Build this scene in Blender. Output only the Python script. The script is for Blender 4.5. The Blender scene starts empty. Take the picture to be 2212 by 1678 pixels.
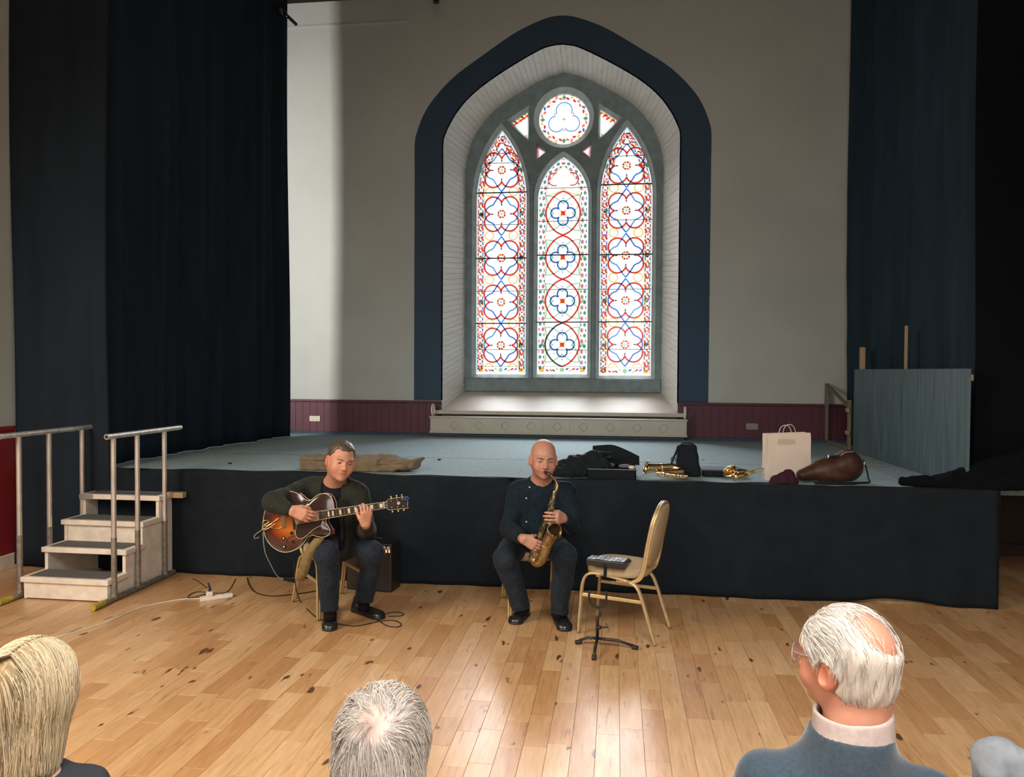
import bpy, bmesh, math, random
import numpy as np
from math import sin, cos, pi, radians, sqrt, atan2, floor
from mathutils import Vector, Matrix
from mathutils.geometry import tessellate_polygon
rng = np.random.default_rng(7)
random.seed(7)
SC = bpy.context.scene
COL = SC.collection

# ------------------------------------------------------------------ camera
F_PX, IW, IH, CAM_H = 1660.0, 2212, 1678, 1.82
YAW, PITCH, ROLL = radians(7.7), radians(-1.35), 0.006
RM = (Matrix.Rotation(YAW, 3, 'Z') @ Matrix.Rotation(pi/2+PITCH, 3, 'X') @ Matrix.Rotation(ROLL, 3, 'Z'))
cam_data = bpy.data.cameras.new('camera'); cam = bpy.data.objects.new('camera', cam_data); COL.objects.link(cam)
cam.matrix_world = Matrix.Translation((0, 0, CAM_H)) @ RM.to_4x4()
cam_data.sensor_width = 36; cam_data.lens = F_PX/IW*36; cam_data.clip_start = .05; cam_data.clip_end = 200
SC.camera = cam
SC.view_settings.view_transform = 'Standard'; SC.view_settings.look = 'None'
SC.view_settings.gamma = 1; SC.view_settings.use_curve_mapping = False
SC.view_settings.exposure = 0.25
SC.cycles.transparent_max_bounces = 24
SC.cycles.max_bounces = 7
SC.cycles.sample_clamp_indirect = 6
# ------------------------------------------------------------------ sky and lights
SKY = 1.3
w = bpy.data.worlds.new('overcast_sky'); SC.world = w; w.use_nodes = True
bg = w.node_tree.nodes['Background']; bg.inputs[0].default_value = (.93, .975, 1, 1); bg.inputs[1].default_value = SKY
sun_d = bpy.data.lights.new('added_soft_sun', 'SUN'); sun_d.energy = 13; sun_d.angle = radians(56); sun_d.color = (.93, .97, 1)  # broad sun added to make up window light the dimmed overcast sky lacks
sun = bpy.data.objects.new('added_soft_sun', sun_d); COL.objects.link(sun); sun.location = (0, 14, 9)
sun.rotation_euler = Vector((.06, -cos(radians(34)), -sin(radians(34)))).to_track_quat('-Z', 'Y').to_euler()
def area(name, loc, target, sx, sy, power, col, portal=False, spread=180):
    l = bpy.data.lights.new(name, 'AREA'); l.shape = 'RECTANGLE'; l.size = sx; l.size_y = sy
    l.energy = power; l.color = col; l.spread = radians(spread)
    o = bpy.data.objects.new(name, l); COL.objects.link(o); o.location = loc
    d = Vector(target)-Vector(loc); o.rotation_euler = d.to_track_quat('-Z', 'Y').to_euler()
    if portal: l.cycles.is_portal = True
    return o
area('sky_portal', (-.78, 11.45, 3.7), (-.78, 0, 3.7), 3.1, 4.9, 1, (1, 1, 1), portal=True)
area('stage_side_window_light', (-6.35, 6.9, 3.5), (-4.3, 10.0, 3.4), .8, 4.6, 92, (1, .87, .77), spread=120)
# daylight and lamps of the hall around the audience
area('hall_window_light', (-5.2, 1.6, 3.3), (-2.4, 4.5, 0), 3.0, 2.4, 190, (1, .82, .62), spread=130)
area('hall_ceiling_light', (.3, .3, 4.3), (.2, 1.9, 0), 2.4, 2.0, 135, (1, .90, .80), spread=125)
area('hall_rear_window_light', (1.0, -3.6, 3.0), (0, 3, .6), 2.6, 2.2, 82, (1, .93, .86))

# ------------------------------------------------------------------ pixel rays (2212x1678 frame) onto planes of the room
RN = np.array(RM); CO = np.array([0, 0, CAM_H])
def ray(px, py): return RN @ np.array([(px-IW/2)/F_PX, -(py-IH/2)/F_PX, -1.0])
def onz(px, py, z=0.0): d = ray(px, py); return CO+d*(z-CAM_H)/d[2]
def ony(px, py, y): d = ray(px, py); return CO+d*y/d[1]
def onx(px, py, x): d = ray(px, py); return CO+d*x/d[0]

# ------------------------------------------------------------------ materials
def nd(nt, t, **k):
    n = nt.nodes.new(t)
    for a, b in k.items(): setattr(n, a, b)
    return n
def mat(name, col, rough=.6, metal=0, var=.0, scale=8, bump=0, bscale=60, attr=None, coat=0, spec=.5, stretch=(1, 1, 1), trans=0, sss=0, sheen=0):
    if rough >= .85: spec = min(spec, .12)
    m = bpy.data.materials.new(name); m.use_nodes = True; nt = m.node_tree; b = nt.nodes['Principled BSDF']
    b.inputs['Roughness'].default_value = rough; b.inputs['Metallic'].default_value = metal
    b.inputs['Specular IOR Level'].default_value = spec
    b.inputs['Base Color'].default_value = (*col, 1)
    if coat: b.inputs['Coat Weight'].default_value = coat; b.inputs['Coat Roughness'].default_value = .15
    if trans: b.inputs['Transmission Weight'].default_value = trans
    if sss: b.inputs['Subsurface Weight'].default_value = sss; b.inputs['Subsurface Radius'].default_value = (.012, .004, .002); b.inputs['Subsurface Scale'].default_value = .6
    if sheen: b.inputs['Sheen Weight'].default_value = sheen; b.inputs['Sheen Roughness'].default_value = .4
    tc = nd(nt, 'ShaderNodeTexCoord'); mp = nd(nt, 'ShaderNodeMapping'); mp.inputs['Scale'].default_value = stretch
    nt.links.new(tc.outputs['Object'], mp.inputs[0])
    src = None
    if attr:
        a = nd(nt, 'ShaderNodeAttribute', attribute_name=attr); src = a.outputs['Color']
    if var:
        n = nd(nt, 'ShaderNodeTexNoise'); n.inputs['Scale'].default_value = scale; n.inputs['Detail'].default_value = 5
        nt.links.new(mp.outputs[0], n.inputs['Vector'])
        mr = nd(nt, 'ShaderNodeMapRange'); mr.inputs['From Min'].default_value = .3; mr.inputs['From Max'].default_value = .7
        mr.inputs['To Min'].default_value = 1-var; mr.inputs['To Max'].default_value = 1+var
        nt.links.new(n.outputs['Fac'], mr.inputs['Value'])
        mx = nd(nt, 'ShaderNodeVectorMath', operation='SCALE')
        if src: nt.links.new(src, mx.inputs[0])
        else: mx.inputs[0].default_value = col
        nt.links.new(mr.outputs[0], mx.inputs['Scale']); src = mx.outputs[0]
    if src: nt.links.new(src, b.inputs['Base Color'])
    if bump:
        n = nd(nt, 'ShaderNodeTexNoise'); n.inputs['Scale'].default_value = bscale; n.inputs['Detail'].default_value = 4
        nt.links.new(mp.outputs[0], n.inputs['Vector'])
        bp = nd(nt, 'ShaderNodeBump'); bp.inputs['Strength'].default_value = bump; bp.inputs['Distance'].default_value = .01
        nt.links.new(n.outputs['Fac'], bp.inputs['Height']); nt.links.new(bp.outputs[0], b.inputs['Normal'])
    return m
M = {}
M['plaster'] = mat('wall_plaster', (.54, .60, .60), .8, var=.05, scale=1.5, bump=.05)
M['navy_paint'] = mat('navy_wall_paint', (.031, .074, .135), .7, var=.06, scale=3)
M['maroon'] = mat('maroon_paint', (.105, .027, .052), .5, var=.12, scale=4)
M['red_wall'] = mat('red_wall_paint', (.26, .02, .025), .55, var=.1, scale=3)
M['cream_paint'] = mat('cream_paint', (.54, .54, .49), .55, var=.05, scale=6, bump=.03)
M['board_paint'] = mat('painted_boards', (.80, .81, .77), .55, var=.07, scale=5, stretch=(1, .3, 6))
M['stone'] = mat('grey_stone', (.23, .31, .345), .8, var=.16, scale=9, bump=.15, bscale=40)
M['stone_light'] = mat('pale_stone_margin', (.46, .55, .56), .8, var=.14, scale=9, bump=.12, bscale=40)
M['carpet'] = mat('stage_carpet', (.28, .38, .41), .95, var=.22, scale=55, bump=.3, bscale=300)
M['cloth_black'] = mat('black_stage_cloth', (.0122, .0172, .0245), .9, var=.15, scale=7)
M['curtain'] = mat('navy_black_curtain', (.017, .026, .040), .85, var=.15, scale=5, stretch=(1, 1, .2))
M['curtain_r'] = mat('dark_blue_curtain', (.022, .044, .067), .85, var=.15, scale=5, stretch=(1, 1, .2))
M['blackness'] = mat('black_masking_cloth', (.0038, .005, .008), .95)
M['white_paint'] = mat('worn_white_paint', (.80, .74, .66), .6, var=.12, scale=12, bump=.1)
M['grey_tread'] = mat('grey_tread_carpet', (.13, .135, .14), .95, var=.25, scale=60)
M['steel'] = mat('scaffold_steel', (.72, .71, .68), .42, .7, var=.2, scale=20, stretch=(1, 1, .3))
M['steel_dirty'] = mat('grubby_steel', (.30, .28, .25), .55, .6, var=.3, scale=30)
M['yellow_tape'] = mat('yellow_tape', (.42, .34, .05), .6, var=.2, scale=40)
M['raw_wood'] = mat('raw_timber', (.48, .33, .20), .7, var=.15, scale=20, stretch=(1, 1, .1))
M['panel_blue'] = mat('blue_grey_hardboard', (.085, .14, .17), .5, var=.28, scale=7, stretch=(4, 4, .35), bump=.1, bscale=30)
M['gold_frame'] = mat('gold_chair_frame', (.62, .49, .27), .36, .55, var=.08, scale=30)
M['beige_fabric'] = mat('beige_fabric', (.47, .37, .24), .9, var=.12, scale=120, bump=.15, bscale=350)
M['black_plastic'] = mat('black_plastic', (.018, .018, .020), .4)
M['black_rubber'] = mat('black_rubber', (.015, .015, .017), .6)
M['white_plastic'] = mat('white_plastic', (.75, .72, .66), .4)
M['grey_plastic'] = mat('grey_plastic', (.30, .31, .29), .5)
M['black_fabric'] = mat('black_nylon', (.011, .016, .022), .86, bump=.2, bscale=200, sheen=.08)
M['lining'] = mat('blue_grey_lining', (.11, .14, .17), .8)
M['brass'] = mat('lacquered_brass', (.82, .64, .36), .2, 1, var=.1, scale=30)
M['old_brass'] = mat('worn_old_brass', (.30, .22, .11), .36, .9, var=.35, scale=40, bump=.05)
M['dark_brass'] = mat('dark_tarnished_brass', (.10, .085, .06), .42, .85, var=.4, scale=60)
M['chrome'] = mat('nickel', (.75, .73, .68), .2, 1)
M['gold'] = mat('gold_hardware', (.80, .66, .36), .25, 1)
M['paper'] = mat('white_paper', (.74, .66, .60), .8, var=.04, scale=8)
M['paper_label'] = mat('pinkish_label', (.62, .49, .44), .8)
M['plum_cloth'] = mat('plum_cloth', (.045, .016, .026), .95, var=.2, scale=30)
M['brown_leather'] = mat('brown_leather', (.052, .017, .010), .5, var=.35, scale=14, bump=.15, bscale=80)
M['canvas'] = mat('khaki_canvas', (.20, .155, .105), .85, var=.2, scale=18, bump=.2, bscale=120)
M['webbing'] = mat('olive_webbing', (.20, .15, .07), .85, var=.2, scale=40)
M['skin'] = mat('skin', (.6, .35, .26), .5, attr='Col', sss=.08, bump=.04, bscale=120)
M['hair'] = mat('hair', (.5, .4, .3), .45, attr='Col')
M['jacket'] = mat('dark_olive_wool', (.026, .029, .024), .9, var=.2, scale=60, sheen=.05)
M['tee'] = mat('navy_black_tshirt', (.010, .013, .022), .85)
M['jeans'] = mat('dark_denim', (.018, .025, .037), .85, var=.25, scale=40, sheen=.05, bump=.1, bscale=200)
M['jeans_light'] = mat('faded_denim', (.22, .25, .29), .9, var=.35, scale=12, bump=.15, bscale=200)
M['denim_jkt'] = mat('navy_denim_shirt', (.009, .018, .028), .9, var=.3, scale=25, sheen=.03)
M['sock'] = mat('black_sock', (.01, .01, .013), .9)
M['shoe'] = mat('black_shoe_leather', (.014, .014, .016), .3)
M['sweater'] = mat('slate_blue_knit', (.045, .068, .095), .95, var=.15, scale=90, sheen=.4, bump=.2, bscale=260)
M['collar'] = mat('pinkish_grey_collar', (.44, .37, .36), .9, var=.08, scale=70)
M['dark_top'] = mat('charcoal_top', (.04, .045, .055), .9)
M['fret_pearl'] = mat('pearl_inlay', (.80, .78, .70), .25)
M['ebony'] = mat('ebony', (.014, .011, .010), .3)
M['cream_binding'] = mat('cream_binding', (.62, .53, .38), .4)
M['pickguard'] = mat('dark_pickguard', (.035, .022, .018), .15, coat=.5)
M['blue_plastic'] = mat('blue_clip_plastic', (.01, .03, .16), .4)
M['glow_orange'] = mat('amp_panel', (.7, .35, .15), .4)
M['lens'] = mat('spectacle_lens', (.9, .93, .9), .05, trans=.9)
M['debris'] = mat('pale_debris', (.55, .5, .42), .8)

def emis(m, col, s):
    b = m.node_tree.nodes['Principled BSDF']; b.inputs['Emission Color'].default_value = (*col, 1); b.inputs['Emission Strength'].default_value = s
emis(M['glow_orange'], (1, .45, .2), 1.2)

# stained glass: thin coloured transparent sheets, colour from the piece itself
def glass_mat():
    m = bpy.data.materials.new('stained_glass'); m.use_nodes = True; nt = m.node_tree; nt.nodes.clear()
    out = nd(nt, 'ShaderNodeOutputMaterial'); tr = nd(nt, 'ShaderNodeBsdfTransparent'); gl = nd(nt, 'ShaderNodeBsdfGlossy')
    gl.inputs['Roughness'].default_value = .15; mx = nd(nt, 'ShaderNodeMixShader'); mx.inputs[0].default_value = .03
    a = nd(nt, 'ShaderNodeAttribute', attribute_name='Col')
    nt.links.new(a.outputs['Color'], tr.inputs[0]); nt.links.new(tr.outputs[0], mx.inputs[1]); nt.links.new(gl.outputs[0], mx.inputs[2])
    nt.links.new(mx.outputs[0], out.inputs[0]); return m
M['glass'] = glass_mat()
M['lead'] = mat('lead_came', (.05, .055, .06), .7)

def floor_mat():
    m = bpy.data.materials.new('varnished_maple'); m.use_nodes = True; nt = m.node_tree; b = nt.nodes['Principled BSDF']; L = nt.links.new
    geo = nd(nt, 'ShaderNodeNewGeometry'); at = nd(nt, 'ShaderNodeAttribute', attribute_name='Col')
    # each board has its own patch of grain: offset by its tone
    off = nd(nt, 'ShaderNodeVectorMath', operation='SCALE'); L(at.outputs['Color'], off.inputs[0]); off.inputs['Scale'].default_value = 37
    ad = nd(nt, 'ShaderNodeVectorMath', operation='ADD'); L(geo.outputs['Position'], ad.inputs[0]); L(off.outputs[0], ad.inputs[1])
    def nz(sc, st, det=4, rough=.6):
        mp = nd(nt, 'ShaderNodeMapping'); mp.inputs['Scale'].default_value = st; L(ad.outputs[0], mp.inputs[0])
        n = nd(nt, 'ShaderNodeTexNoise'); n.inputs['Scale'].default_value = sc; n.inputs['Detail'].default_value = det; n.inputs['Roughness'].default_value = rough
        L(mp.outputs[0], n.inputs['Vector']); return n.outputs['Fac']
    def ramp(v, stops):
        r = nd(nt, 'ShaderNodeValToRGB'); L(v, r.inputs[0]); e = r.color_ramp.elements
        e[0].position, e[0].color = stops[0]; e[1].position, e[1].color = stops[-1]
        for p_, c_ in stops[1:-1]: q = e.new(p_); q.color = c_
        return r.outputs[0]
    base = ramp(at.outputs['Fac'], [(0, (.50, .275, .125, 1)), (.5, (.60, .37, .185, 1)), (1, (.68, .46, .26, 1))])
    grain = ramp(nz(9, (6, .6, 1), 5), [(.3, (.80, .76, .70, 1)), (.7, (1.08, 1.08, 1.08, 1))])
    m1 = nd(nt, 'ShaderNodeMixRGB', blend_type='MULTIPLY'); m1.inputs[0].default_value = 1; L(base, m1.inputs[1]); L(grain, m1.inputs[2])
    knots = ramp(nz(5.5, (2.6, 1.0, 1), 2, .4), [(.0, (0, 0, 0, 1)), (.70, (0, 0, 0, 1)), (.74, (1, 1, 1, 1))])
    mk = nd(nt, 'ShaderNodeMixRGB'); L(knots, mk.inputs[0]); L(m1.outputs[0], mk.inputs[1]); mk.inputs[2].default_value = (.10, .045, .02, 1)
    streak = ramp(nz(6, (5.5, .55, 1), 3, .5), [(.0, (0, 0, 0, 1)), (.64, (0, 0, 0, 1)), (.72, (.55, .55, .55, 1))])
    ms = nd(nt, 'ShaderNodeMixRGB'); L(streak, ms.inputs[0]); L(mk.outputs[0], ms.inputs[1]); ms.inputs[2].default_value = (.22, .105, .05, 1)
    L(ms.outputs[0], b.inputs['Base Color'])
    rr = nd(nt, 'ShaderNodeMapRange'); n2 = nd(nt, 'ShaderNodeTexNoise'); n2.inputs['Scale'].default_value = 3.5; n2.inputs['Detail'].default_value = 8; n2.inputs['Roughness'].default_value = .7
    L(geo.outputs['Position'], n2.inputs['Vector']); L(n2.outputs['Fac'], rr.inputs['Value'])
    rr.inputs['From Min'].default_value = .35; rr.inputs['From Max'].default_value = .65; rr.inputs['To Min'].default_value = .28; rr.inputs['To Max'].default_value = .42
    L(rr.outputs[0], b.inputs['Roughness'])
    b.inputs['Coat Weight'].default_value = .45; b.inputs['Coat Roughness'].default_value = .32; b.inputs['Specular IOR Level'].default_value = .5
    bp = nd(nt, 'ShaderNodeBump'); bp.inputs['Strength'].default_value = .08; bp.inputs['Distance'].default_value = .01
    L(n2.outputs['Fac'], bp.inputs['Height']); L(bp.outputs[0], b.inputs['Normal'])
    return m
M['floor'] = floor_mat()

def sunburst_mat():
    m = bpy.data.materials.new('sunburst_lacquer'); m.use_nodes = True; nt = m.node_tree; b = nt.nodes['Principled BSDF']; L = nt.links.new
    tc = nd(nt, 'ShaderNodeTexCoord'); mp = nd(nt, 'ShaderNodeMapping'); mp.inputs['Location'].default_value = (.075, .035, 0); mp.inputs['Scale'].default_value = (5.6, 6.2, 0)
    ln = nd(nt, 'ShaderNodeVectorMath', operation='LENGTH'); L(tc.outputs['Object'], mp.inputs[0]); L(mp.outputs[0], ln.inputs[0])
    r = nd(nt, 'ShaderNodeValToRGB'); L(ln.outputs['Value'], r.inputs[0]); e = r.color_ramp.elements
    e[0].position = .25; e[0].color = (.46, .15, .025, 1); e[1].position = .98; e[1].color = (.035, .018, .014, 1)
    q = e.new(.55); q.color = (.30, .06, .012, 1); q = e.new(.78); q.color = (.085, .022, .014, 1)
    L(r.outputs[0], b.inputs['Base Color']); b.inputs['Roughness'].default_value = .18; b.inputs['Coat Weight'].default_value = .6; b.inputs['Coat Roughness'].default_value = .05
    return m
M['sunburst'] = sunburst_mat()
M['guitar_side'] = mat('dark_red_lacquer', (.10, .025, .014), .2, coat=.5)
# ------------------------------------------------------------------ object helpers
def tag(o, label=None, cat=None, group=None, kind=None):
    if label: o['label'] = label
    if cat: o['category'] = cat
    if group: o['group'] = group
    if kind: o['kind'] = kind
    return o
def empty(name, loc, label, cat, group=None, rz=0):
    o = bpy.data.objects.new(name, None); COL.objects.link(o); o.location = loc; o.rotation_euler = (0, 0, rz)
    o.empty_display_size = .1
    return tag(o, label, cat, group)
def mesh_obj(name, verts, faces, m, parent=None, smooth=False, world=True, cols=None):
    """verts are world coordinates unless world=False (then local to parent)"""
    me = bpy.data.meshes.new(name); V = np.asarray(verts, dtype=float)
    o = bpy.data.objects.new(name, me); COL.objects.link(o)
    if parent is not None:
        o.parent = parent
        if world:
            bpy_m = Matrix.LocRotScale(parent.location, parent.rotation_euler, parent.scale)
            if parent.parent is not None:
                pp = parent.parent; bpy_m = Matrix.LocRotScale(pp.location, pp.rotation_euler, pp.scale) @ bpy_m
            inv = np.array(bpy_m.inverted()); V = V @ inv[:3, :3].T + inv[:3, 3]
    elif world and len(V):
        c = (V.min(0)+V.max(0))/2; c[2] = V[:, 2].min(); V = V-c; o.location = c
    if isinstance(faces, np.ndarray):
        n = len(faces); k = faces.shape[1]
        me.vertices.add(len(V)); me.vertices.foreach_set('co', V.astype(np.float32).ravel())
        me.loops.add(n*k); me.loops.foreach_set('vertex_index', faces.astype(np.int32).ravel())
        me.polygons.add(n); me.polygons.foreach_set('loop_start', np.arange(0, n*k, k, dtype=np.int32))
        me.polygons.foreach_set('loop_total', np.full(n, k, dtype=np.int32)); me.update(calc_edges=True)
    else:
        me.from_pydata([tuple(v) for v in V], [], [tuple(f) for f in faces]); me.update()
    if cols is not None:
        a = me.color_attributes.new('Col', 'FLOAT_COLOR', 'POINT'); c = np.ones((len(V), 4), np.float32); c[:, :3] = cols
        a.data.foreach_set('color', c.ravel())
    if smooth: me.polygons.foreach_set('use_smooth', np.ones(len(me.polygons), dtype=bool))
    me.materials.append(m if not isinstance(m, str) else M[m])
    return o
class MB:
    """collects shapes, then links them as ONE mesh object"""
    def __init__(s): s.v = []; s.f = []; s.c = []; s.col = (1, 1, 1)
    def add(s, v, f, col=None):
        n = len(s.v); s.v += [tuple(x) for x in v]; s.f += [tuple(i+n for i in q) for q in f]; s.c += [col or s.col]*len(v); return s
    def box(s, lo, hi, rot=None, piv=None, col=None):
        x0, y0, z0 = lo; x1, y1, z1 = hi
        v = [Vector(p) for p in ((x0,y0,z0),(x1,y0,z0),(x1,y1,z0),(x0,y1,z0),(x0,y0,z1),(x1,y0,z1),(x1,y1,z1),(x0,y1,z1))]
        if rot is not None:
            c = Vector(piv) if piv is not None else Vector(((x0+x1)/2, (y0+y1)/2, (z0+z1)/2)); v = [rot @ (p-c)+c for p in v]
        return s.add(v, [(0,3,2,1),(4,5,6,7),(0,1,5,4),(1,2,6,5),(2,3,7,6),(3,0,4,7)], col)
    def bbox(s, lo, hi, b=.006, col=None):
        """box with chamfered edges"""
        lo = np.array(lo, float); hi = np.array(hi, float); b = min(b, *(.45*(hi-lo)))
        bm = bmesh.new(); bmesh.ops.create_cube(bm, size=1)
        for v in bm.verts: v.co = Vector(lo+(np.array(v.co)+.5)*(hi-lo))
        bmesh.ops.bevel(bm, geom=bm.edges[:], offset=b, segments=2, profile=.5, affect='EDGES')
        bm.verts.ensure_lookup_table(); v = [x.co.copy() for x in bm.verts]; f = [[q.index for q in x.verts] for x in bm.faces]; bm.free()
        return s.add(v, f, col)
    def tube(s, pts, r, seg=10, cap=True, closed=False, flat=1.0, col=None):
        P = [Vector(p) for p in pts]; n = len(P); R = r if hasattr(r, '__len__') else [r]*n
        T = []
        for i in range(n):
            a = P[(i-1) % n] if (closed or i > 0) else P[i]; b = P[(i+1) % n] if (closed or i < n-1) else P[i]
            t = (b-a); T.append(t.normalized() if t.length > 1e-9 else Vector((0, 0, 1)))
        u = T[0].orthogonal().normalized(); V = []; base = len(s.v)
        for i in range(n):
            if i: q = T[i-1].rotation_difference(T[i]); u = (q @ u); u = (u-T[i]*u.dot(T[i])).normalized()
            w_ = T[i].cross(u)
            for k in range(seg):
                a = 2*pi*k/seg; V.append(P[i]+(u*cos(a)+w_*sin(a)*flat)*R[i])
        Fs = []
        m_ = n if closed else n-1
        for i in range(m_):
            for k in range(seg):
                a = i*seg+k; b = i*seg+(k+1) % seg; c = ((i+1) % n)*seg+(k+1) % seg; d = ((i+1) % n)*seg+k; Fs.append((a, b, c, d))
        if cap and not closed: Fs.append(tuple(range(seg))[::-1]); Fs.append(tuple((n-1)*seg+k for k in range(seg)))
        return s.add(V, Fs, col)
    def lathe(s, prof, c, axis=(0, 0, 1), seg=20, col=None):
        """prof: (r, h) list along axis from point c"""
        ax = Vector(axis).normalized(); u = ax.orthogonal().normalized(); w_ = ax.cross(u); c = Vector(c); V = []; Fs = []
        for r, h in prof:
            for k in range(seg): a = 2*pi*k/seg; V.append(c+ax*h+(u*cos(a)+w_*sin(a))*r)
        for i in range(len(prof)-1):
            for k in range(seg): Fs.append((i*seg+k, i*seg+(k+1) % seg, (i+1)*seg+(k+1) % seg, (i+1)*seg+k))
        if prof[0][0] > 1e-6: Fs.append(tuple(range(seg))[::-1])
        if prof[-1][0] > 1e-6: Fs.append(tuple((len(prof)-1)*seg+k for k in range(seg)))
        return s.add(V, Fs, col)
    def ball(s, c, r, seg=12, rings=8, col=None):
        r = r if hasattr(r, '__len__') else (r, r, r); V = []; Fs = []
        V.append((c[0], c[1], c[2]+r[2]))
        for i in range(1, rings):
            t = pi*i/rings
            for k in range(seg): a = 2*pi*k/seg; V.append((c[0]+r[0]*sin(t)*cos(a), c[1]+r[1]*sin(t)*sin(a), c[2]+r[2]*cos(t)))
        V.append((c[0], c[1], c[2]-r[2])); e = len(V)-1
        for k in range(seg):
            Fs.append((0, 1+k, 1+(k+1) % seg)); Fs.append((e, 1+(rings-2)*seg+(k+1) % seg, 1+(rings-2)*seg+k))
            for i in range(rings-2): a = 1+i*seg; Fs.append((a+k, a+seg+k, a+seg+(k+1) % seg, a+(k+1) % seg))
        return s.add(V, Fs, col)
    def plate(s, loops, d0, d1, fr=None, col=None):
        """2D loops (first outer, others holes) -> solid plate. fr(u, v, d) -> world; default wall plane (x, y=d, z)"""
        fr = fr or (lambda u, v, d: (u, d, v)); L = [[Vector((p[0], p[1], 0)) for p in l] for l in loops]
        tri = tessellate_polygon(L); flat = [p for l in loops for p in l]; n = len(flat)
        V = [fr(p[0], p[1], d0) for p in flat]+[fr(p[0], p[1], d1) for p in flat]
        Fs = [t for t in tri]+[tuple(i+n for i in t[::-1]) for t in tri]; b = 0
        for l in loops:
            m_ = len(l)
            for i in range(m_): j = (i+1) % m_; Fs.append((b+i, b+j, b+j+n, b+i+n))
            b += m_
        return s.add(V, Fs, col)
    def ribbon(s, pts, w_, d0, d1, closed=False, fr=None, col=None):
        P = np.array(pts, float); n = len(P)
        if closed: T = np.roll(P, -1, 0)-np.roll(P, 1, 0)
        else: T = np.gradient(P, axis=0)
        T /= np.linalg.norm(T, axis=1)[:, None]+1e-12; N = np.stack([-T[:, 1], T[:, 0]], 1)*w_/2
        fr = fr or (lambda u, v, d: (u, d, v)); A = P+N; B = P-N; V = []
        for d in (d0, d1):
            V += [fr(a[0], a[1], d) for a in A]; V += [fr(a[0], a[1], d) for a in B]
        Fs = []
        for i in range(n if closed else n-1):
            j = (i+1) % n
            Fs += [(i, j, n+j, n+i), (2*n+i, 3*n+i, 3*n+j, 2*n+j), (i, 2*n+i, 2*n+j, j), (n+i, n+j, 3*n+j, 3*n+i)]
        if not closed: Fs += [(0, n, 3*n, 2*n), (n-1, 3*n-1, 4*n-1, 2*n-1)]
        return s.add(V, Fs, col)
    def build(s, name, m, parent=None, smooth=False, world=True, colors=False):
        o = mesh_obj(name, s.v, s.f, m, parent, smooth, world, np.array(s.c) if colors else None)
        bm = bmesh.new(); bm.from_mesh(o.data); bmesh.ops.recalc_face_normals(bm, faces=bm.faces); bm.to_mesh(o.data); bm.free()
        return o
def smooth_angle(o, deg=35):
    me = o.data; me.polygons.foreach_set('use_smooth', np.ones(len(me.polygons), dtype=bool))
    bm = bmesh.new(); bm.from_mesh(me)
    for e in bm.edges:
        if len(e.link_faces) == 2 and e.calc_face_angle(0) > radians(deg): e.smooth = False
    bm.to_mesh(me); bm.free(); return o
def catmull(P, n=8, closed=False):
    P = [np.array(p, float) for p in P]; N = len(P); out = []
    for i in range(N if closed else N-1):
        g = (lambda k: P[k % N]) if closed else (lambda k: P[min(max(k, 0), N-1)])
        a, b, c, d = g(i-1), g(i), g(i+1), g(i+2)
        for k in range(n):
            t = k/n; out.append(.5*((2*b)+(-a+c)*t+(2*a-5*b+4*c-d)*t*t+(-a+3*b-3*c+d)*t**3))
    if not closed: out.append(P[-1])
    return out
def arc(cx, cy, r, a0, a1, n=12): return [(cx+r*cos(radians(a0+(a1-a0)*i/n)), cy+r*sin(radians(a0+(a1-a0)*i/n))) for i in range(n+1)]

# ------------------------------------------------------------------ signed distance bodies, meshed with surface nets
def nrm(v): v = np.array(v, float); return v/np.linalg.norm(v)
def smin(a, b, k):
    h = np.clip(.5+.5*(b-a)/k, 0, 1); return b+(a-b)*h-k*h*(1-h)
def smax(a, b, k): return -smin(-a, -b, k)
def cone(p, a, b, r1, r2):
    a = np.asarray(a, float); b = np.asarray(b, float); ab = b-a; t = np.clip(((p-a)@ab)/(ab@ab+1e-12), 0, 1)
    return np.linalg.norm(p-a-t[:, None]*ab, axis=1)-(r1+(r2-r1)*t)
def ell(p, c, r, R=None):
    q = p-np.asarray(c, float)
    if R is not None: q = q@R
    r = np.asarray(r, float); k0 = np.linalg.norm(q/r, axis=1); k1 = np.linalg.norm(q/(r*r), axis=1)+1e-9
    return k0*(k0-1)/k1
def econe(p, a, b, ra, rb, side, k=.5):
    """cone with an elliptical section: ra/rb = (half width along side, half depth)"""
    a = np.asarray(a, float); b = np.asarray(b, float); ab = b-a; L = np.linalg.norm(ab); ax = ab/L
    s_ = np.asarray(side, float); s_ = nrm(s_-ax*(s_@ax)); w_ = np.cross(ax, s_)
    q = p-a; t = (q@ax); tc = np.clip(t/L, 0, 1); rx = ra[0]+(rb[0]-ra[0])*tc; ry = ra[1]+(rb[1]-ra[1])*tc
    ex = (t-tc*L); m_ = np.minimum(rx, ry)
    x = (q@s_)/rx; y = (q@w_)/ry; z = ex/m_
    return (np.sqrt(x*x+y*y+z*z)-1)*m_
def folds(p, f=38, amp=.004, seed=0):
    r_ = np.random.default_rng(seed); o = np.zeros(len(p))
    w_ = p+.03*np.sin(p[:, [1, 2, 0]]*f*.35+seed)
    for i in range(4):
        d = r_.normal(size=3); d /= np.linalg.norm(d); o += np.sin(w_@d*f*(.7+.5*i)+r_.uniform(0, 6))/(1+.5*i)
    return amp*o*.5
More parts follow.
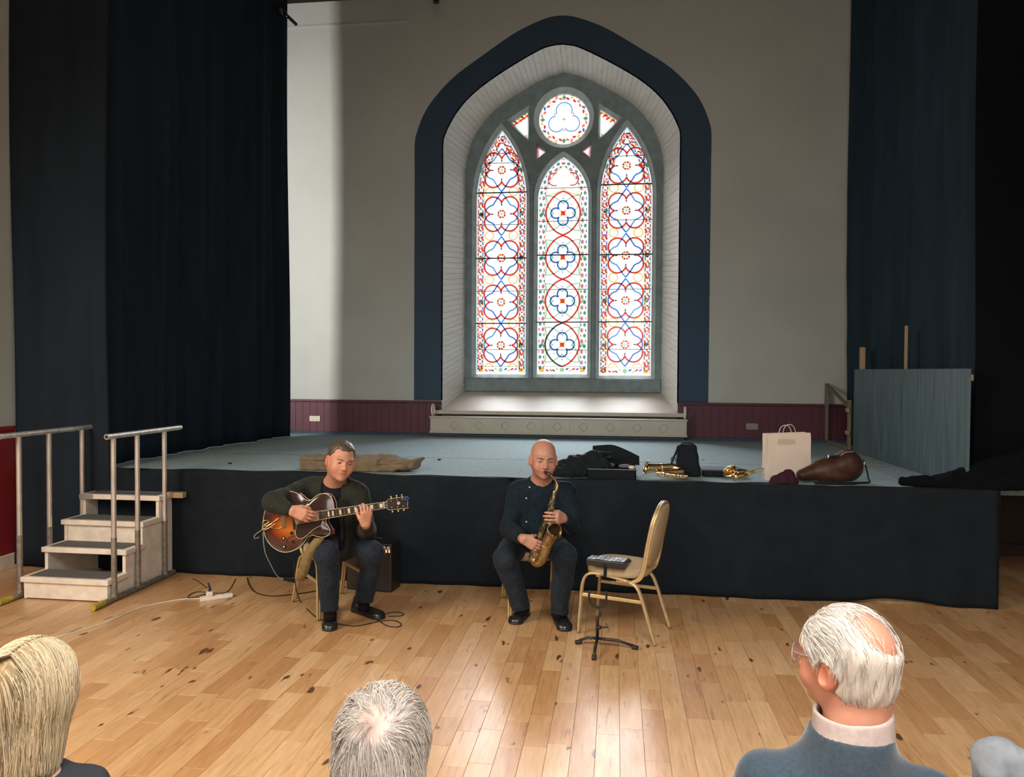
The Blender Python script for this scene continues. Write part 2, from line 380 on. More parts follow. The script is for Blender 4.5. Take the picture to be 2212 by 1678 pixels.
def mesh_sdf(f, lo, hi, h):
    lo = np.array(lo, float); hi = np.array(hi, float); nc = np.ceil((hi-lo)/(4*h)).astype(int)+1
    g = [np.arange(n+1)*4*h+l for n, l in zip(nc, lo)]; X = np.stack(np.meshgrid(*g, indexing='ij'), -1).reshape(-1, 3)
    C = f(X).reshape(nc+1); mn = None
    for dx in (0, 1):
        for dy in (0, 1):
            for dz in (0, 1):
                q = np.abs(C[dx:dx+nc[0], dy:dy+nc[1], dz:dz+nc[2]]); mn = q if mn is None else np.minimum(mn, q)
    act = np.argwhere(mn < 4*h*1.3); N = nc*4+1
    D = np.empty(N, np.float32); D[:-1, :-1, :-1] = np.repeat(np.repeat(np.repeat(C[:-1, :-1, :-1], 4, 0), 4, 1), 4, 2); D[-1] = 1; D[:, -1] = 1; D[:, :, -1] = 1
    o5 = np.stack(np.meshgrid(*[np.arange(5)]*3, indexing='ij'), -1).reshape(-1, 3)
    st = np.array([N[1]*N[2], N[2], 1]); fv = np.unique(((act*4)[:, None, :]+o5[None]).reshape(-1, 3)@st)
    ijk = np.stack(np.unravel_index(fv, N), -1); out = np.empty(len(fv), np.float32)
    for s_ in range(0, len(fv), 400000): out[s_:s_+400000] = f(ijk[s_:s_+400000]*h+lo)
    D = D.ravel(); D[fv] = out
    o4 = np.stack(np.meshgrid(*[np.arange(4)]*3, indexing='ij'), -1).reshape(-1, 3)
    cells = ((act*4)[:, None, :]+o4[None]).reshape(-1, 3); ci = cells@st
    offs = np.array([[a, b, c] for a in (0, 1) for b in (0, 1) for c in (0, 1)]); vals = np.stack([D[ci+o@st] for o in offs], 1)
    ins = vals < 0; k = ins.any(1) & ~ins.all(1); cells = cells[k]; ci = ci[k]; vals = vals[k]; ins = ins[k]
    acc = np.zeros((len(ci), 3)); cnt = np.zeros(len(ci))
    for i in range(8):
        for j in range(i+1, 8):
            if np.abs(offs[i]-offs[j]).sum() == 1:
                m_ = ins[:, i] != ins[:, j]; t = vals[m_, i]/(vals[m_, i]-vals[m_, j]); acc[m_] += offs[i]+(offs[j]-offs[i])*t[:, None]; cnt[m_] += 1
    V = (cells+acc/cnt[:, None])*h+lo; order = np.argsort(ci); cs = ci[order]
    faces = []
    for ax in range(3):
        u, v = [a for a in range(3) if a != ax]
        # use cell corner (0,0,0) as vertex; edge along ax from that vertex
        m_ = ins[:, 0] != ins[:, int(offs.dot([4, 2, 1]).tolist().index([4, 2, 1][ax]))]
        base = ci[m_]; flip = ins[m_, 0]
        q = [base, base-st[u], base-st[u]-st[v], base-st[v]]; idx = []; ok = np.ones(len(base), bool)
        for b_ in q:
            p_ = np.searchsorted(cs, b_); p_ = np.minimum(p_, len(cs)-1); ok &= cs[p_] == b_; idx.append(order[p_])
        Q = np.stack(idx, 1)[ok]; fl = flip[ok]
        if ax == 1: fl = ~fl
        Q[fl] = Q[fl][:, ::-1]; faces.append(Q)
    return V, np.concatenate(faces)[:, ::-1]
def sdf_obj(name, f, lo, hi, h, m, parent=None, colf=None):
    V, Fc = mesh_sdf(f, lo, hi, h); return mesh_obj(name, V, Fc, m, parent, True, True, colf(V) if colf else None)
def strands(P, r, cols, taper=.35):
    """P (S,n,3) -> verts/faces of three-sided tapered hairs; cols (S,3)"""
    S, n, _ = P.shape; T = np.gradient(P, axis=1); T /= np.linalg.norm(T, axis=2)[..., None]+1e-9
    ref = np.where(np.abs(T[..., 2:3]) > .9, [1., 0, 0], [0, 0, 1.]); U = np.cross(T, ref); U /= np.linalg.norm(U, axis=2)[..., None]+1e-9; W_ = np.cross(T, U)
    rr = np.asarray(r)[:, None]*(1-(1-taper)*np.linspace(0, 1, n)[None]**1.5)
    V = np.stack([P+(U*cos(a)+W_*sin(a))*rr[..., None] for a in (0, 2*pi/3, 4*pi/3)], 2)
    idx = np.arange(S*n*3).reshape(S, n, 3); a = idx[:, :-1]; b = idx[:, 1:]
    Fc = np.concatenate([np.stack([a[..., k], a[..., (k+1) % 3], b[..., (k+1) % 3], b[..., k]], -1).reshape(-1, 4) for k in range(3)])
    return V.reshape(-1, 3), Fc, np.repeat(cols, n*3, 0)
# ================================================================== THE SETTING
HS, YF, YW, YG = .915, 6.355, 10.4, 11.1
XL, XR, ZC = -5.45, 4.4, 6.95
def struct(o): o['kind'] = 'structure'; return o
# ---- floor: slab and boards
fl = struct(MB().box((XL, -6, -.12), (XR, 8.3, -.006)).build('floor', mat('floor_joint_dark', (.10, .055, .03), .7)))
pieces = []; x = XL+.01; r_ = random.Random(3)
while x < XR-.12:
    y = 1.2-r_.random()*.8
    while y < 8.2:
        L_ = r_.choice((.28, .36, .45, .52, .6, .75, .95))*r_.uniform(.9, 1.1); y2 = min(y+L_, 8.25)
        if not (y > YF+.25 and x < 2.8): pieces.append((x, y, y2, r_.random(), r_.uniform(-.0003, .0003)))
        y = y2+.0018
    x += .1165
tow = sorted(pieces, key=lambda p: (p[0]**2+(p[1]+p[2])**2/4) + (100 if abs(p[0]+.4) > 4.4 or p[1] < 2.9 or abs(p[0]+.4) > .95*(p[1]+p[2])/2*.75 else 0))
def plank_mb(mb, p):
    x, y, y2, t, dz = p; b = .0005; z1 = dz
    v = [(x, y, -.006), (x+.115, y, -.006), (x+.115, y2, -.006), (x, y2, -.006), (x, y, z1-b), (x+.115, y, z1-b), (x+.115, y2, z1-b), (x, y2, z1-b),
         (x+b, y+b, z1), (x+.115-b, y+b, z1), (x+.115-b, y2-b, z1), (x+b, y2-b, z1)]
    mb.add(v, [(8, 9, 10, 11), (4, 5, 9, 8), (5, 6, 10, 9), (6, 7, 11, 10), (7, 4, 8, 11), (0, 1, 5, 4), (1, 2, 6, 5), (2, 3, 7, 6), (3, 0, 4, 7)], (t, t, t))
for p in tow[:300]:
    mb = MB(); plank_mb(mb, p); mesh_obj('plank', mb.v, mb.f, 'floor', fl, cols=np.array(mb.c))
mb = MB()
for p in tow[300:]: plank_mb(mb, p)
mb.box((XL, -6, -.006), (XR, .39, 0), col=(.5, .5, .5))
mesh_obj('floor_boards', mb.v, mb.f, 'floor', fl, cols=np.array(mb.c))['kind'] = 'stuff'

# ---- the pointed window opening (half widths and heights read off the photograph, both sides averaged)
WX = -.785
def prof(half, zb, n=None):
    """half: (halfwidth, z) from spring to apex -> full loop from lower left over the apex to lower right"""
    c = catmull(half, 5); c = [(max(p[0], 0), p[1]) for p in c]
    return [(-half[0][0], zb)]+[(-p[0], p[1]) for p in c]+[(p[0], p[1]) for p in c[::-1][1:]]+[(half[0][0], zb)]
OUT = [(1.995, 4.6), (1.995, 4.93), (1.965, 5.09), (1.87, 5.33), (1.72, 5.55), (1.44, 5.83), (1.03, 6.11), (.62, 6.37), (.33, 6.5), (.14, 6.56), (0, 6.575)]
INN = [(1.59, 4.6), (1.59, 4.93), (1.555, 5.06), (1.46, 5.25), (1.32, 5.44), (1.14, 5.61), (.9, 5.78), (.55, 5.985), (.24, 6.14), (.07, 6.18), (0, 6.183)]
WIN = [(1.42, 4.5), (1.42, 4.72), (1.385, 4.95), (1.325, 5.15), (1.22, 5.33), (1.09, 5.49), (.92, 5.645), (.65, 5.815), (.39, 5.955), (.2, 6.035), (0, 6.085)]
shift = lambda l: [(p[0]+WX, p[1]) for p in l]
def grow(l, d):
    P = np.array(l); T = np.gradient(P, axis=0); T /= np.linalg.norm(T, axis=1)[:, None]+1e-9
    return [(p[0]-t[1]*d, p[1]+t[0]*d) for p, t in zip(P, T)]
outl, innl, winl = shift(prof(OUT, 1.40)), shift(prof(INN, 1.27)), shift(prof(WIN, 1.51))
gi = grow(innl, .025); gw = grow(winl, .025)
mb = MB()
mb.plate([[(XL, .85), (3.6, .85), (3.6, ZC+.1), (XL, ZC+.1)], gi], YW, YW+.12)
n_ = len(gi)
V = [(p[0], YW+.02, p[1]) for p in gi]+[(p[0], YG+.02, p[1]) for p in gw]
V += [(p[0]*1.0, YW+.02, p[1]) for p in grow(gi, .06)]+[(p[0], YG+.02, p[1]) for p in grow(gw, .06)]
F_ = []
for i in range(n_-1): F_ += [(i, i+1, n_+i+1, n_+i), (2*n_+i, 3*n_+i, 3*n_+i+1, 2*n_+i+1)]
mb.add(V, F_)
wall = struct(mb.build('wall_back', 'plaster'))
inb = shift(prof(INN, 1.40)); struct(MB().plate([outl+inb[::-1]], YW-.004, YW-.0005).build('trim_1', 'navy_paint', wall)).__setitem__('label', 'navy painted band around the pointed window')
# maroon boarded dado with a moulded top rail
mb = MB(); mb.box((XL, YW-.02, HS-.01), (WX-1.6, YW-.001, 1.385)); mb.box((WX+1.6, YW-.02, HS-.01), (3.5, YW-.001, 1.40)); mb.box((WX-1.65, YW-.02, HS-.01), (WX+1.65, YW-.001, 1.26))
dado = struct(mb.build('baseboard_back', 'maroon', wall))
for a, b in ((XL+.01, WX-1.72), (WX+1.72, 3.45)):
    x = a
    while x < b-.05:
        x2 = min(x+.105, b); mesh_obj('dado_board', *(lambda m_: (m_.v, m_.f))(MB().box((x+.0025, YW-.027, HS), (x2-.0025, YW-.019, 1.36 if a < 0 else 1.375))), 'maroon', dado); x = x2
MB().bbox((XL+.01, YW-.05, 1.36), (WX-1.6, YW-.015, 1.395), .008).build('dado_rail', 'maroon', dado)
MB().bbox((WX+1.6, YW-.05, 1.375), (3.5, YW-.015, 1.41), .008).build('dado_rail', 'maroon', dado)
struct(MB().bbox((XL+.01, YW-.014, 6.60), (-2.9, YW, 6.63), .004).build('trim_2', 'plaster', wall))
# matchboard lining of the splayed reveal, one board at a time
lin = struct(bpy.data.objects.new('trim_3', None)); COL.objects.link(lin); lin.location = (WX, YW, 1.3); lin['label'] = 'painted matchboard lining of the window reveal'
def resample(l, n):
    P = np.array(l); s_ = np.r_[0, np.cumsum(np.linalg.norm(np.diff(P, axis=0), axis=1))]; t = np.linspace(0, s_[-1], n+1)
    return np.stack([np.interp(t, s_, P[:, k]) for k in (0, 1)], 1)
NB = 148; ra, rb = resample(innl, NB), resample(winl, NB)
for i in range(NB):
    a0, a1, b0, b1 = ra[i], ra[i+1], rb[i], rb[i+1]; g = .02
    a0, a1 = a0+(a1-a0)*g, a1-(a1-a0)*g; b0, b1 = b0+(b1-b0)*g, b1-(b1-b0)*g
    t = nrm(a1-a0); no = np.array([-t[1], t[0]])*.019; jut = .0015*((i*7) % 3-1)/1.0*np.array([-t[1], t[0]])
    q = [a0+jut, a1+jut, b1+jut, b0+jut]; ys = (YW-.004, YW-.004, YG+.01, YG+.01)
    V = [(p[0], y, p[1]) for p, y in zip(q, ys)]+[(p[0]+no[0], y, p[1]+no[1]) for p, y in zip(q, ys)]
    mesh_obj('lining_board', V, [(0, 1, 2, 3), (7, 6, 5, 4), (0, 4, 5, 1), (1, 5, 6, 2), (2, 6, 7, 3), (3, 7, 4, 0)], 'board_paint', lin)
# sloping sill board
mb = MB(); V = [(WX-1.6, YW-.06, 1.27), (WX+1.6, YW-.06, 1.27), (WX+1.43, YG+.02, 1.515), (WX-1.43, YG+.02, 1.515)]
mb.add(V+[(v[0], v[1], v[2]-.04) for v in V], [(0, 1, 2, 3), (4, 7, 6, 5), (0, 4, 5, 1), (1, 5, 6, 2), (2, 6, 7, 3), (3, 7, 4, 0)])
sill = struct(mb.build('trim_4', 'cream_paint')); sill['label'] = 'sloping cream window sill'
MB().bbox((WX-1.69, YW-.10, 1.215), (WX+1.69, YW+.02, 1.268), .01).build('sill_edge', 'cream_paint', sill)

# ---- the stone window with stained glass
def lancet(cx, w_, zb, zs, h, off=0, n=14):
    R = (h*h+w_*w_)/(2*w_); c = w_-R; R2 = R+off; top = atan2(sqrt(max(R2*R2-c*c, 0)), -c)
    right = [(cx+c+R2*cos(t*top/n), zs+R2*sin(t*top/n)) for t in range(n+1)]
    left = [(2*cx-p[0], p[1]) for p in right[::-1][1:]]
    return [(cx+w_+off, zb-off)]+right+left+[(cx-w_-off, zb-off)]
LAN = [(-1.681, .368, 1.764, 4.305, 1.018), (-.780, .364, 1.770, 4.29, .615), (.124, .368, 1.757, 4.297, 1.012)]
CIR = (-.776, 5.447, .362)
TRI = [[(-1.531, 5.425), (-1.303, 5.572), (-1.302, 5.194)], [(-.254, 5.568), (-.018, 5.400), (-.253, 5.175)],
       [(-1.158, 5.066), (-1.017, 4.983), (-1.155, 4.88)], [(-.388, 5.066), (-.526, 4.976), (-.400, 4.88)]]
def grow_tri(t, d):
    c = np.mean(t, 0); return [tuple(c+(np.array(p)-c)*(1+d/np.linalg.norm(np.array(p)-c)*1.6)) for p in t]
MG = .052
holes = [lancet(*l, off=MG) for l in LAN]+[arc(CIR[0], CIR[1], CIR[2]+.07, 0, 352.5, 47)]+[grow_tri(t, .045) for t in TRI[:2]]+[grow_tri(t, .012) for t in TRI[2:]]
plate_out = grow(winl, .06)
win = struct(MB().plate([plate_out]+holes, YG, YG+.10).build('window_1', 'stone'))
win['label'] = 'three light stained glass church window in grey stone tracery'
inner = [lancet(*l) for l in LAN]+[arc(CIR[0], CIR[1], CIR[2], 0, 352.5, 47)]+TRI
for k, (a, b) in enumerate(zip(holes, inner)):       # pale splayed margins round every light
    n = len(a); mb = MB(); V = [(p[0], YG-.012, p[1]) for p in a]+[(p[0], YG+.065, p[1]) for p in b]+[(p[0], YG+.12, p[1]) for p in b]+[(p[0], YG+.12, p[1]) for p in a]
    F_ = []
    for i in range(n):
        j = (i+1) % n
        for s_ in range(3): F_.append((s_*n+i, s_*n+j, (s_+1)*n+j, (s_+1)*n+i))
        F_.append((3*n+i, 3*n+j, j, i))
    mb.add(V, F_); mb.build('stone_margin', 'stone_light' if k < 6 else 'stone', win)
MB().bbox((WX-1.41, YG-.03, 1.515), (WX+1.41, YG+.02, 1.695), .012).build('stone_sill', 'stone', win)
for cx in (-1.231, -.328): MB().bbox((cx-.026, YG-.03, 1.69), (cx+.026, YG+.01, 4.5), .02).build('mullion', 'stone', win)

GC = dict(white=(.95,)*3, red=(.72, .05, .035), orange=(.80, .22, .05), blue=(.05, .15, .52), azure=(.10, .30, .62), cyan=(.30, .66, .80), yellow=(.84, .58, .16), green=(.14, .33, .16), mint=(.36, .62, .38),
          purple=(.26, .17, .50), pink=(.84, .24, .26), dark=(.07, .065, .075), amber=(.86, .50, .12), pale=(.80, .80, .55))
def gcol(n):
    if n == 'white': return (.975, .985, .985)
    return tuple(sqrt(min(c/(SKY*.92), 1)) for c in GC[n])
YP = YG+.075
def gobj(name, mb, parent=win, stuff=False, m='glass'):
    o = mesh_obj(name, mb.v, mb.f, m, parent, cols=np.array(mb.c))
    if stuff: o['kind'] = 'stuff'
    return o
K = .00675
def clip_lancet(l, z0, z1):
    P = lancet(*l); out = []
    for i in range(len(P)):
        a, b = P[i], P[(i+1) % len(P)]
        for lim, s_ in ((z0, 1), (z1, 1)):
            pass
        out.append(a)
    def half(poly, z, up):
        r = []
        for i in range(len(poly)):
            a, b = poly[i], poly[(i+1) % len(poly)]; ia = (a[1] >= z) == up or a[1] == z; ib = (b[1] >= z) == up or b[1] == z
            if ia: r.append(a)
            if ia != ib: t = (z-a[1])/(b[1]-a[1]); r.append((a[0]+(b[0]-a[0])*t, z))
        return r
    return half(half(out, z0, True), z1, False)
zpx = lambda py, k: LAN[k][2]+((808, 807, 811)[k]-py)*.006725
BARS = [([414, 556, 697.5], [350, 483, 627, 754.5]), ([550.5, 695], [407, 477.5, 624.5, 754.5]), ([405, 553.5, 696.7], [345, 480, 627, 755])]
def ellipse(cx, cz, a, b, rot=0, n=10): return [(cx+a*cos(2*pi*i/n)*cos(rot)-b*sin(2*pi*i/n)*sin(rot), cz+a*cos(2*pi*i/n)*sin(rot)+b*sin(2*pi*i/n)*cos(rot)) for i in range(n)]
def quatre(cx, cz, d, r, gap=0, diag=True, n=14):
    """outer outline of four overlapping circles, centres at distance d (per axis when diag)"""
    out = []
    for q in range(4):
        a = pi/4+q*pi/2 if diag else q*pi/2; D = d*sqrt(2) if diag else d; ox, oz = D*cos(a), D*sin(a)
        # angle at which this circle meets its neighbour on the bisector
        bx = D*cos(pi/4); disc = sqrt(max(r*r-(D*sin(pi/4))**2, 0)); t = bx+disc
        p1 = np.array([t*cos(a-pi/4)-ox, t*sin(a-pi/4)-oz]); half_ = abs((atan2(p1[1], p1[0])-a+pi) % (2*pi)-pi)
        for i in range(n+1): b = a-half_+2*half_*i/n; out.append((cx+ox+r*cos(b), cz+oz+r*sin(b)))
    return out
for k, l in enumerate(LAN):
    cx = l[0]; X = lambda u: cx+u*K
    zs_ = sorted([l[2]]+[zpx(b, k) for b in BARS[k][0]+BARS[k][1]]+[l[3]+l[4]])
    for z0, z1 in zip(zs_[:-1], zs_[1:]):
        mb = MB(); mb.plate([clip_lancet(l, z0+.001, z1-.001)], YP+.004, YP+.007, col=gcol('white')); gobj('glass_pane', mb)
    mb = MB()
    for b in BARS[k][0]: mb.box((cx-l[1]-.02, YP-.022, zpx(b, k)-.008), (cx+l[1]+.02, YP-.008, zpx(b, k)+.008))
    for b in BARS[k][1]: mb.box((cx-l[1]-.0, YP-.012, zpx(b, k)-.004), (cx+l[1], YP-.006, zpx(b, k)+.004))
    mb.build('saddle_bars', 'lead', win)['kind'] = 'stuff'
    side = k != 1; cs = [zpx(v, k) for v in ((745, 651, 555.3, 460, 365) if side else (743.5, 649.4, 555.6, 460.8))]
    lead = MB()
    for ci, cz in enumerate(cs):
        Z = lambda v: cz+v*K
        if side:
            loop = quatre(cx, cz, 17.8*K, 19.2*K); mb = MB(); nl = len(loop)
            if k == 0: mb.ribbon(loop, 3.3*K, YP, YP+.003, closed=True, col=gcol('red'))
            else: mb.ribbon(loop, 3.3*K, YP, YP+.003, closed=True, col=gcol('red'))
            gobj('red_glass_quatrefoil', mb)
            for s_ in (-1, 1):
                pts = catmull([(X(s_*a), Z(b)) for a, b in ((0, 46.5), (8, 36), (14, 27), (19, 20), (29, 15), (35.5, 6), (35.5, -6), (29, -15), (19, -20), (14, -27), (8, -36), (0, -46.5))], 4)
                mb = MB(); mb.ribbon(pts, 3.0*K, YP-.004, YP-.001, col=gcol('blue' if (ci+(s_ > 0)) % 2 else 'azure')); gobj('blue_glass_strap', mb)
                if ci < 4 or True:
                    mb = MB(); zc = Z(-46.5) if ci else Z(-46.5)
                    a0, a1 = (0, 360) if ci else (10, 170)
                    mb.ribbon([(X(s_*26)+9.3*K*cos(radians(a0+(a1-a0)*i/20)), zc+(0 if ci else -.02)+9.3*K*sin(radians(a0+(a1-a0)*i/20))) for i in range(20 if ci else 21)], 2.6*K, YP, YP+.003, closed=bool(ci), col=gcol('yellow')); gobj('yellow_glass_ring', mb)
                mb = MB(); mb.plate([ellipse(X(s_*44), Z(0), 4.6*K, 4.6*K)], YP-.004, YP-.001, col=gcol('green' if (ci+k+(s_ > 0)) % 2 else 'mint')); gobj('green_glass_roundel', mb)
                lead.ribbon(ellipse(X(s_*44), Z(0), 5*K, 5*K), .5*K, YP-.006, YP-.002, closed=True)
                mb.v = []
            mb = MB()
            for a in range(8): q = radians(22.5+45*a); mb.plate([[(X(4*cos(q)), Z(4*sin(q))), (X(9*cos(q-.36)), Z(9*sin(q-.36))), (X(9.6*cos(q)), Z(9.6*sin(q))), (X(9*cos(q+.36)), Z(9*sin(q+.36)))]], YP, YP+.003, col=gcol('red' if a % 2 else 'orange'))
            mb.ribbon(quatre(cx, cz, 3.2*K, 4.2*K, n=5), 1.5*K, YP-.004, YP-.001, closed=True, col=gcol('yellow'))
            mb.plate([[(X(0), Z(3.4)), (X(3.4), Z(0)), (X(0), Z(-3.4)), (X(-3.4), Z(0))]], YP-.007, YP-.005, col=gcol('cyan'))
            gobj('glass_rosette', mb)
            mb = MB()
            for a in range(4):
                q = a*pi/2; mb.plate([[(X(21*cos(q)+2*sin(q)), Z(21*sin(q)-2*cos(q))), (X(25*cos(q)), Z(25*sin(q))), (X(21*cos(q)-2*sin(q)), Z(21*sin(q)+2*cos(q))), (X(16*cos(q)), Z(16*sin(q)))]], YP-.004, YP-.001, col=gcol('purple'))
            gobj('glass_drops', mb, stuff=True)
            for a in range(8): q = a*pi/4; r0, r1 = (10, 26); lead.ribbon([(X(r0*cos(q)), Z(r0*sin(q))), (X(r1*cos(q)), Z(r1*sin(q)))], .35*K, YP-.006, YP-.004)
            for e in (1.6, -1.6): lead.ribbon(quatre(cx, cz, 17.8*K, (19.2+e)*K), .3*K, YP-.006, YP-.003, closed=True)
        else:
            def oval(t): return (X(37*sin(t)*(1+.10*cos(2*t)**2*0)), Z(46.8*cos(t)*abs(cos(t))**.0))
            for s_ in (-1, 1):
                pts = catmull([(X(s_*a), Z(b)) for a, b in ((0, 46.9), (14, 40), (26, 28), (34, 14), (36.5, 0), (34, -14), (26, -28), (14, -40), (0, -46.9))], 5)
                mb = MB(); mb.ribbon(pts, 3.6*K, YP-.008, YP-.005, col=gcol('dark' if ci == 0 and s_ < 0 else 'red')); gobj('red_glass_arc', mb)
                # green straps
                for s2 in (-1, 1):
                    pts = catmull([(X(s_*a), Z(s2*b)) for a, b in ((0, 21), (8, 27), (20, 35), (36, 37.5), (35, 30), (33, 16), (25, 6), (21, 0))], 4)
                    mb = MB(); mb.ribbon(pts, 2.5*K, YP-.004, YP-.001, col=gcol('mint')); gobj('green_glass_strap', mb)
            mb = MB(); mb.ribbon(quatre(cx, cz, 15.2*K, 10.9*K, diag=False), 3.3*K, YP-.012, YP-.009, closed=True, col=gcol('blue')); gobj('blue_glass_quatrefoil', mb)
            mb = MB(); mb.box((X(-4.2), YP-.003, Z(-4.2)), (X(4.2), YP, Z(4.2)), col=gcol('red')); gobj('red_glass_square', mb)
            mb = MB()
            for q in range(4):
                a = q*pi/2; mb.ribbon([(X(15.2*cos(a)+11*cos(a+pi+t)), Z(15.2*sin(a)+11*sin(a+pi+t))) for t in np.linspace(-.75, .75, 8)], 1.5*K, YP-.004, YP-.001, col=gcol('yellow'))
                mb.plate([ellipse(X(20*cos(a)), Z(20*sin(a)), 2*K, 2*K, n=8)], YP-.016, YP-.013, col=gcol('pale'))
                mb.plate([[(X(30*cos(a)-2*sin(a)) if q % 2 else X(99), Z(30*sin(a)+2*cos(a))), (X(34*cos(a)+0), Z(34*sin(a))), (X(30*cos(a)+2*sin(a)), Z(30*sin(a)-2*cos(a)))]], YP-.004, YP-.001, col=gcol('purple')) if q % 2 else None
                b = a+pi/4; mb.plate([[(X(24*cos(b+.1)), Z(24*sin(b+.1))), (X(29*cos(b)), Z(29*sin(b))), (X(24*cos(b-.1)), Z(24*sin(b-.1)))]], YP-.004, YP-.001, col=gcol('yellow'))
            gobj('glass_jewels', mb, stuff=True)
            for e in (1.5, -1.5): lead.ribbon(quatre(cx, cz, 15.2*K, (10.9+e)*K, diag=False), .35*K, YP-.014, YP-.012, closed=True)
            for s_ in (-1, 1):
                mb = MB(); mb.plate([[(X(s_*44), Z(4.8)), (X(s_*44+4.8), Z(0)), (X(s_*44), Z(-4.8)), (X(s_*44-4.8), Z(0))]], YP-.004, YP-.001, col=gcol('green' if s_ < 0 else 'mint')); gobj('green_glass_square', mb)
                lead.ribbon(ellipse(X(s_*44), Z(0), 6*K, 6*K), .5*K, YP-.006, YP-.002, closed=True)
    # heads of the lights
    mb = MB()
    if side:
        ht = zpx((318, 0, 309)[k], k); mb.ribbon(ellipse(cx, ht, 11.3*K, 11.3*K, n=24), 2.2*K, YP, YP+.003, closed=True, col=gcol('red'))
    else:
        ht = zpx(388, k)
        for s_ in (-1, 1): mb.ribbon([(cx+(s_*19+13.5*cos(radians(a)))*K, ht+13.5*K*sin(radians(a))) for a in (np.linspace(110, -110, 16) if s_ > 0 else np.linspace(70, 290, 16))], 2.4*K, YP, YP+.003, col=gcol('red'))
        for s_ in (-1, 1): mb.ribbon(catmull([(X(0), zpx(409, 1)), (X(s_*12), zpx(416, 1)), (X(s_*24), zpx(421, 1)), (X(s_*37), zpx(423, 1))], 4), 2*K, YP-.016, YP-.013, col=gcol('yellow'))
        lead.ribbon([(cx+14*K*cos(radians(a)), ht+18*K+14*K*sin(radians(a))) for a in range(0, 181, 15)], .4*K, YP-.006, YP-.004)
    gobj('red_glass_ring', mb)
    # borders
    bm_ = MB(); dense = resample([(p[0], p[1]) for p in lancet(l[0], l[1], l[2], l[3], l[4], off=-9*K, n=20)], 400)
    edge = lancet(l[0], l[1], l[2], l[3], l[4], off=-2.2*K, n=20); bm_.ribbon(edge, 1.6*K, YP, YP+.003, col=gcol('cyan' if side else 'white'))
    inn_ = lancet(l[0], l[1], l[2], l[3], l[4], off=-17*K, n=20); lead.ribbon(inn_, .5*K, YP-.006, YP-.003); bm_.ribbon(lancet(l[0], l[1], l[2], l[3], l[4], off=-15.6*K, n=20), 1.0*K, YP, YP+.003, col=gcol('yellow'))
    lead.ribbon(lancet(l[0], l[1], l[2], l[3], l[4], off=-14.3*K, n=20), .4*K, YP-.006, YP-.003); lead.ribbon(lancet(l[0], l[1], l[2], l[3], l[4], off=-3.3*K, n=20), .4*K, YP-.006, YP-.003)
    S_ = np.r_[0, np.cumsum(np.linalg.norm(np.diff(dense, axis=0), axis=1))]; tot = S_[-1]; step = 11.7*K if side else 11.7*K; j = 0; s0 = 3*K
    while s0 < tot-2*K:
        i = int(np.searchsorted(S_, s0)); i = min(max(i, 1), len(dense)-2); p = dense[i]; t = nrm(dense[i+1]-dense[i-1]); no = np.array([-t[1], t[0]]); an = atan2(t[1], t[0])
        q = lambda a, b: (p[0]+t[0]*a*K+no[0]*b*K, p[1]+t[1]*a*K+no[1]*b*K)
        def el(a, b, ra_, rb_, c, ro=0, lay=0): bm_.plate([ellipse(*q(a, b), ra_*1.25*K, rb_*1.35*K, an+ro, 8)], YP-lay, YP+.003-lay, col=gcol(c))
        if side:
            if j % 2: el(0, 3.4, 4.5, 1.6, 'red', .5); el(0, -3.4, 4.5, 1.6, 'orange', -.5); el(4.2, 2.2, 3, 1.2, 'yellow', -.7); el(4.2, -2.2, 3, 1.2, 'blue', .7); el(-4, 4.2, 2.2, 1.2, 'purple'); el(-4, -4.2, 2.4, 1.2, 'pink')
            else: el(0, 4.6, 3.6, 1.0, 'blue'); el(0, -4.8, 3.4, 1.0, 'red'); el(-4.4, 0, 1.4, 2.6, 'orange'); el(4.6, 0, 1.3, 2.4, 'red')
        else:
            sg = 1 if j % 2 else -1
            el(0, sg*2.5, 3.0, 2.3, 'pink' if j % 2 else 'green'); bm_.ribbon([q(-3.6, sg*1), q(-3.8, sg*3.4), q(0, sg*5.2), q(3.8, sg*3.4), q(3.6, sg*1)], 1.4*K, YP-.004, YP-.001, col=gcol('purple' if j % 2 else 'cyan'))
            el(0, -sg*5, 2.4, 1, 'pink' if j % 3 == 0 else 'blue')
        if j % 2: lead.ribbon([q(-5.8, -5.5), q(-5.8, 5.5)], .4*K, YP-.006, YP-.003)
        s0 += step; j += 1
    # bottom row
    zb = l[2]+9.5*K
    for u in (-44, 44): bm_.box((X(u-5), YP-.008, zb-5*K), (X(u+5), YP-.005, zb+5*K), col=gcol('amber' if side else 'amber'))
    bm_.plate([ellipse(X(0), zb, 5*K, 5*K)], YP-.008, YP-.005, col=gcol('mint'))
    for u, c in ((-32, 'red'), (-24, 'orange'), (-18, 'blue'), (-11, 'yellow'), (11, 'blue'), (18, 'yellow'), (25, 'red'), (33, 'purple')): bm_.plate([ellipse(X(u), zb+(1.5 if u % 2 else -1.5)*K, 4*K, 2*K, .5 if u > 0 else -.5, 8)], YP-.004, YP-.001, col=gcol(c))
    lead.ribbon([(X(-52), l[2]+16.5*K), (X(52), l[2]+16.5*K)], .8*K, YP-.006, YP-.003)
    gobj('border_glass', bm_, stuff=True); lead.build('lead_cames', 'lead', win)['kind'] = 'stuff'
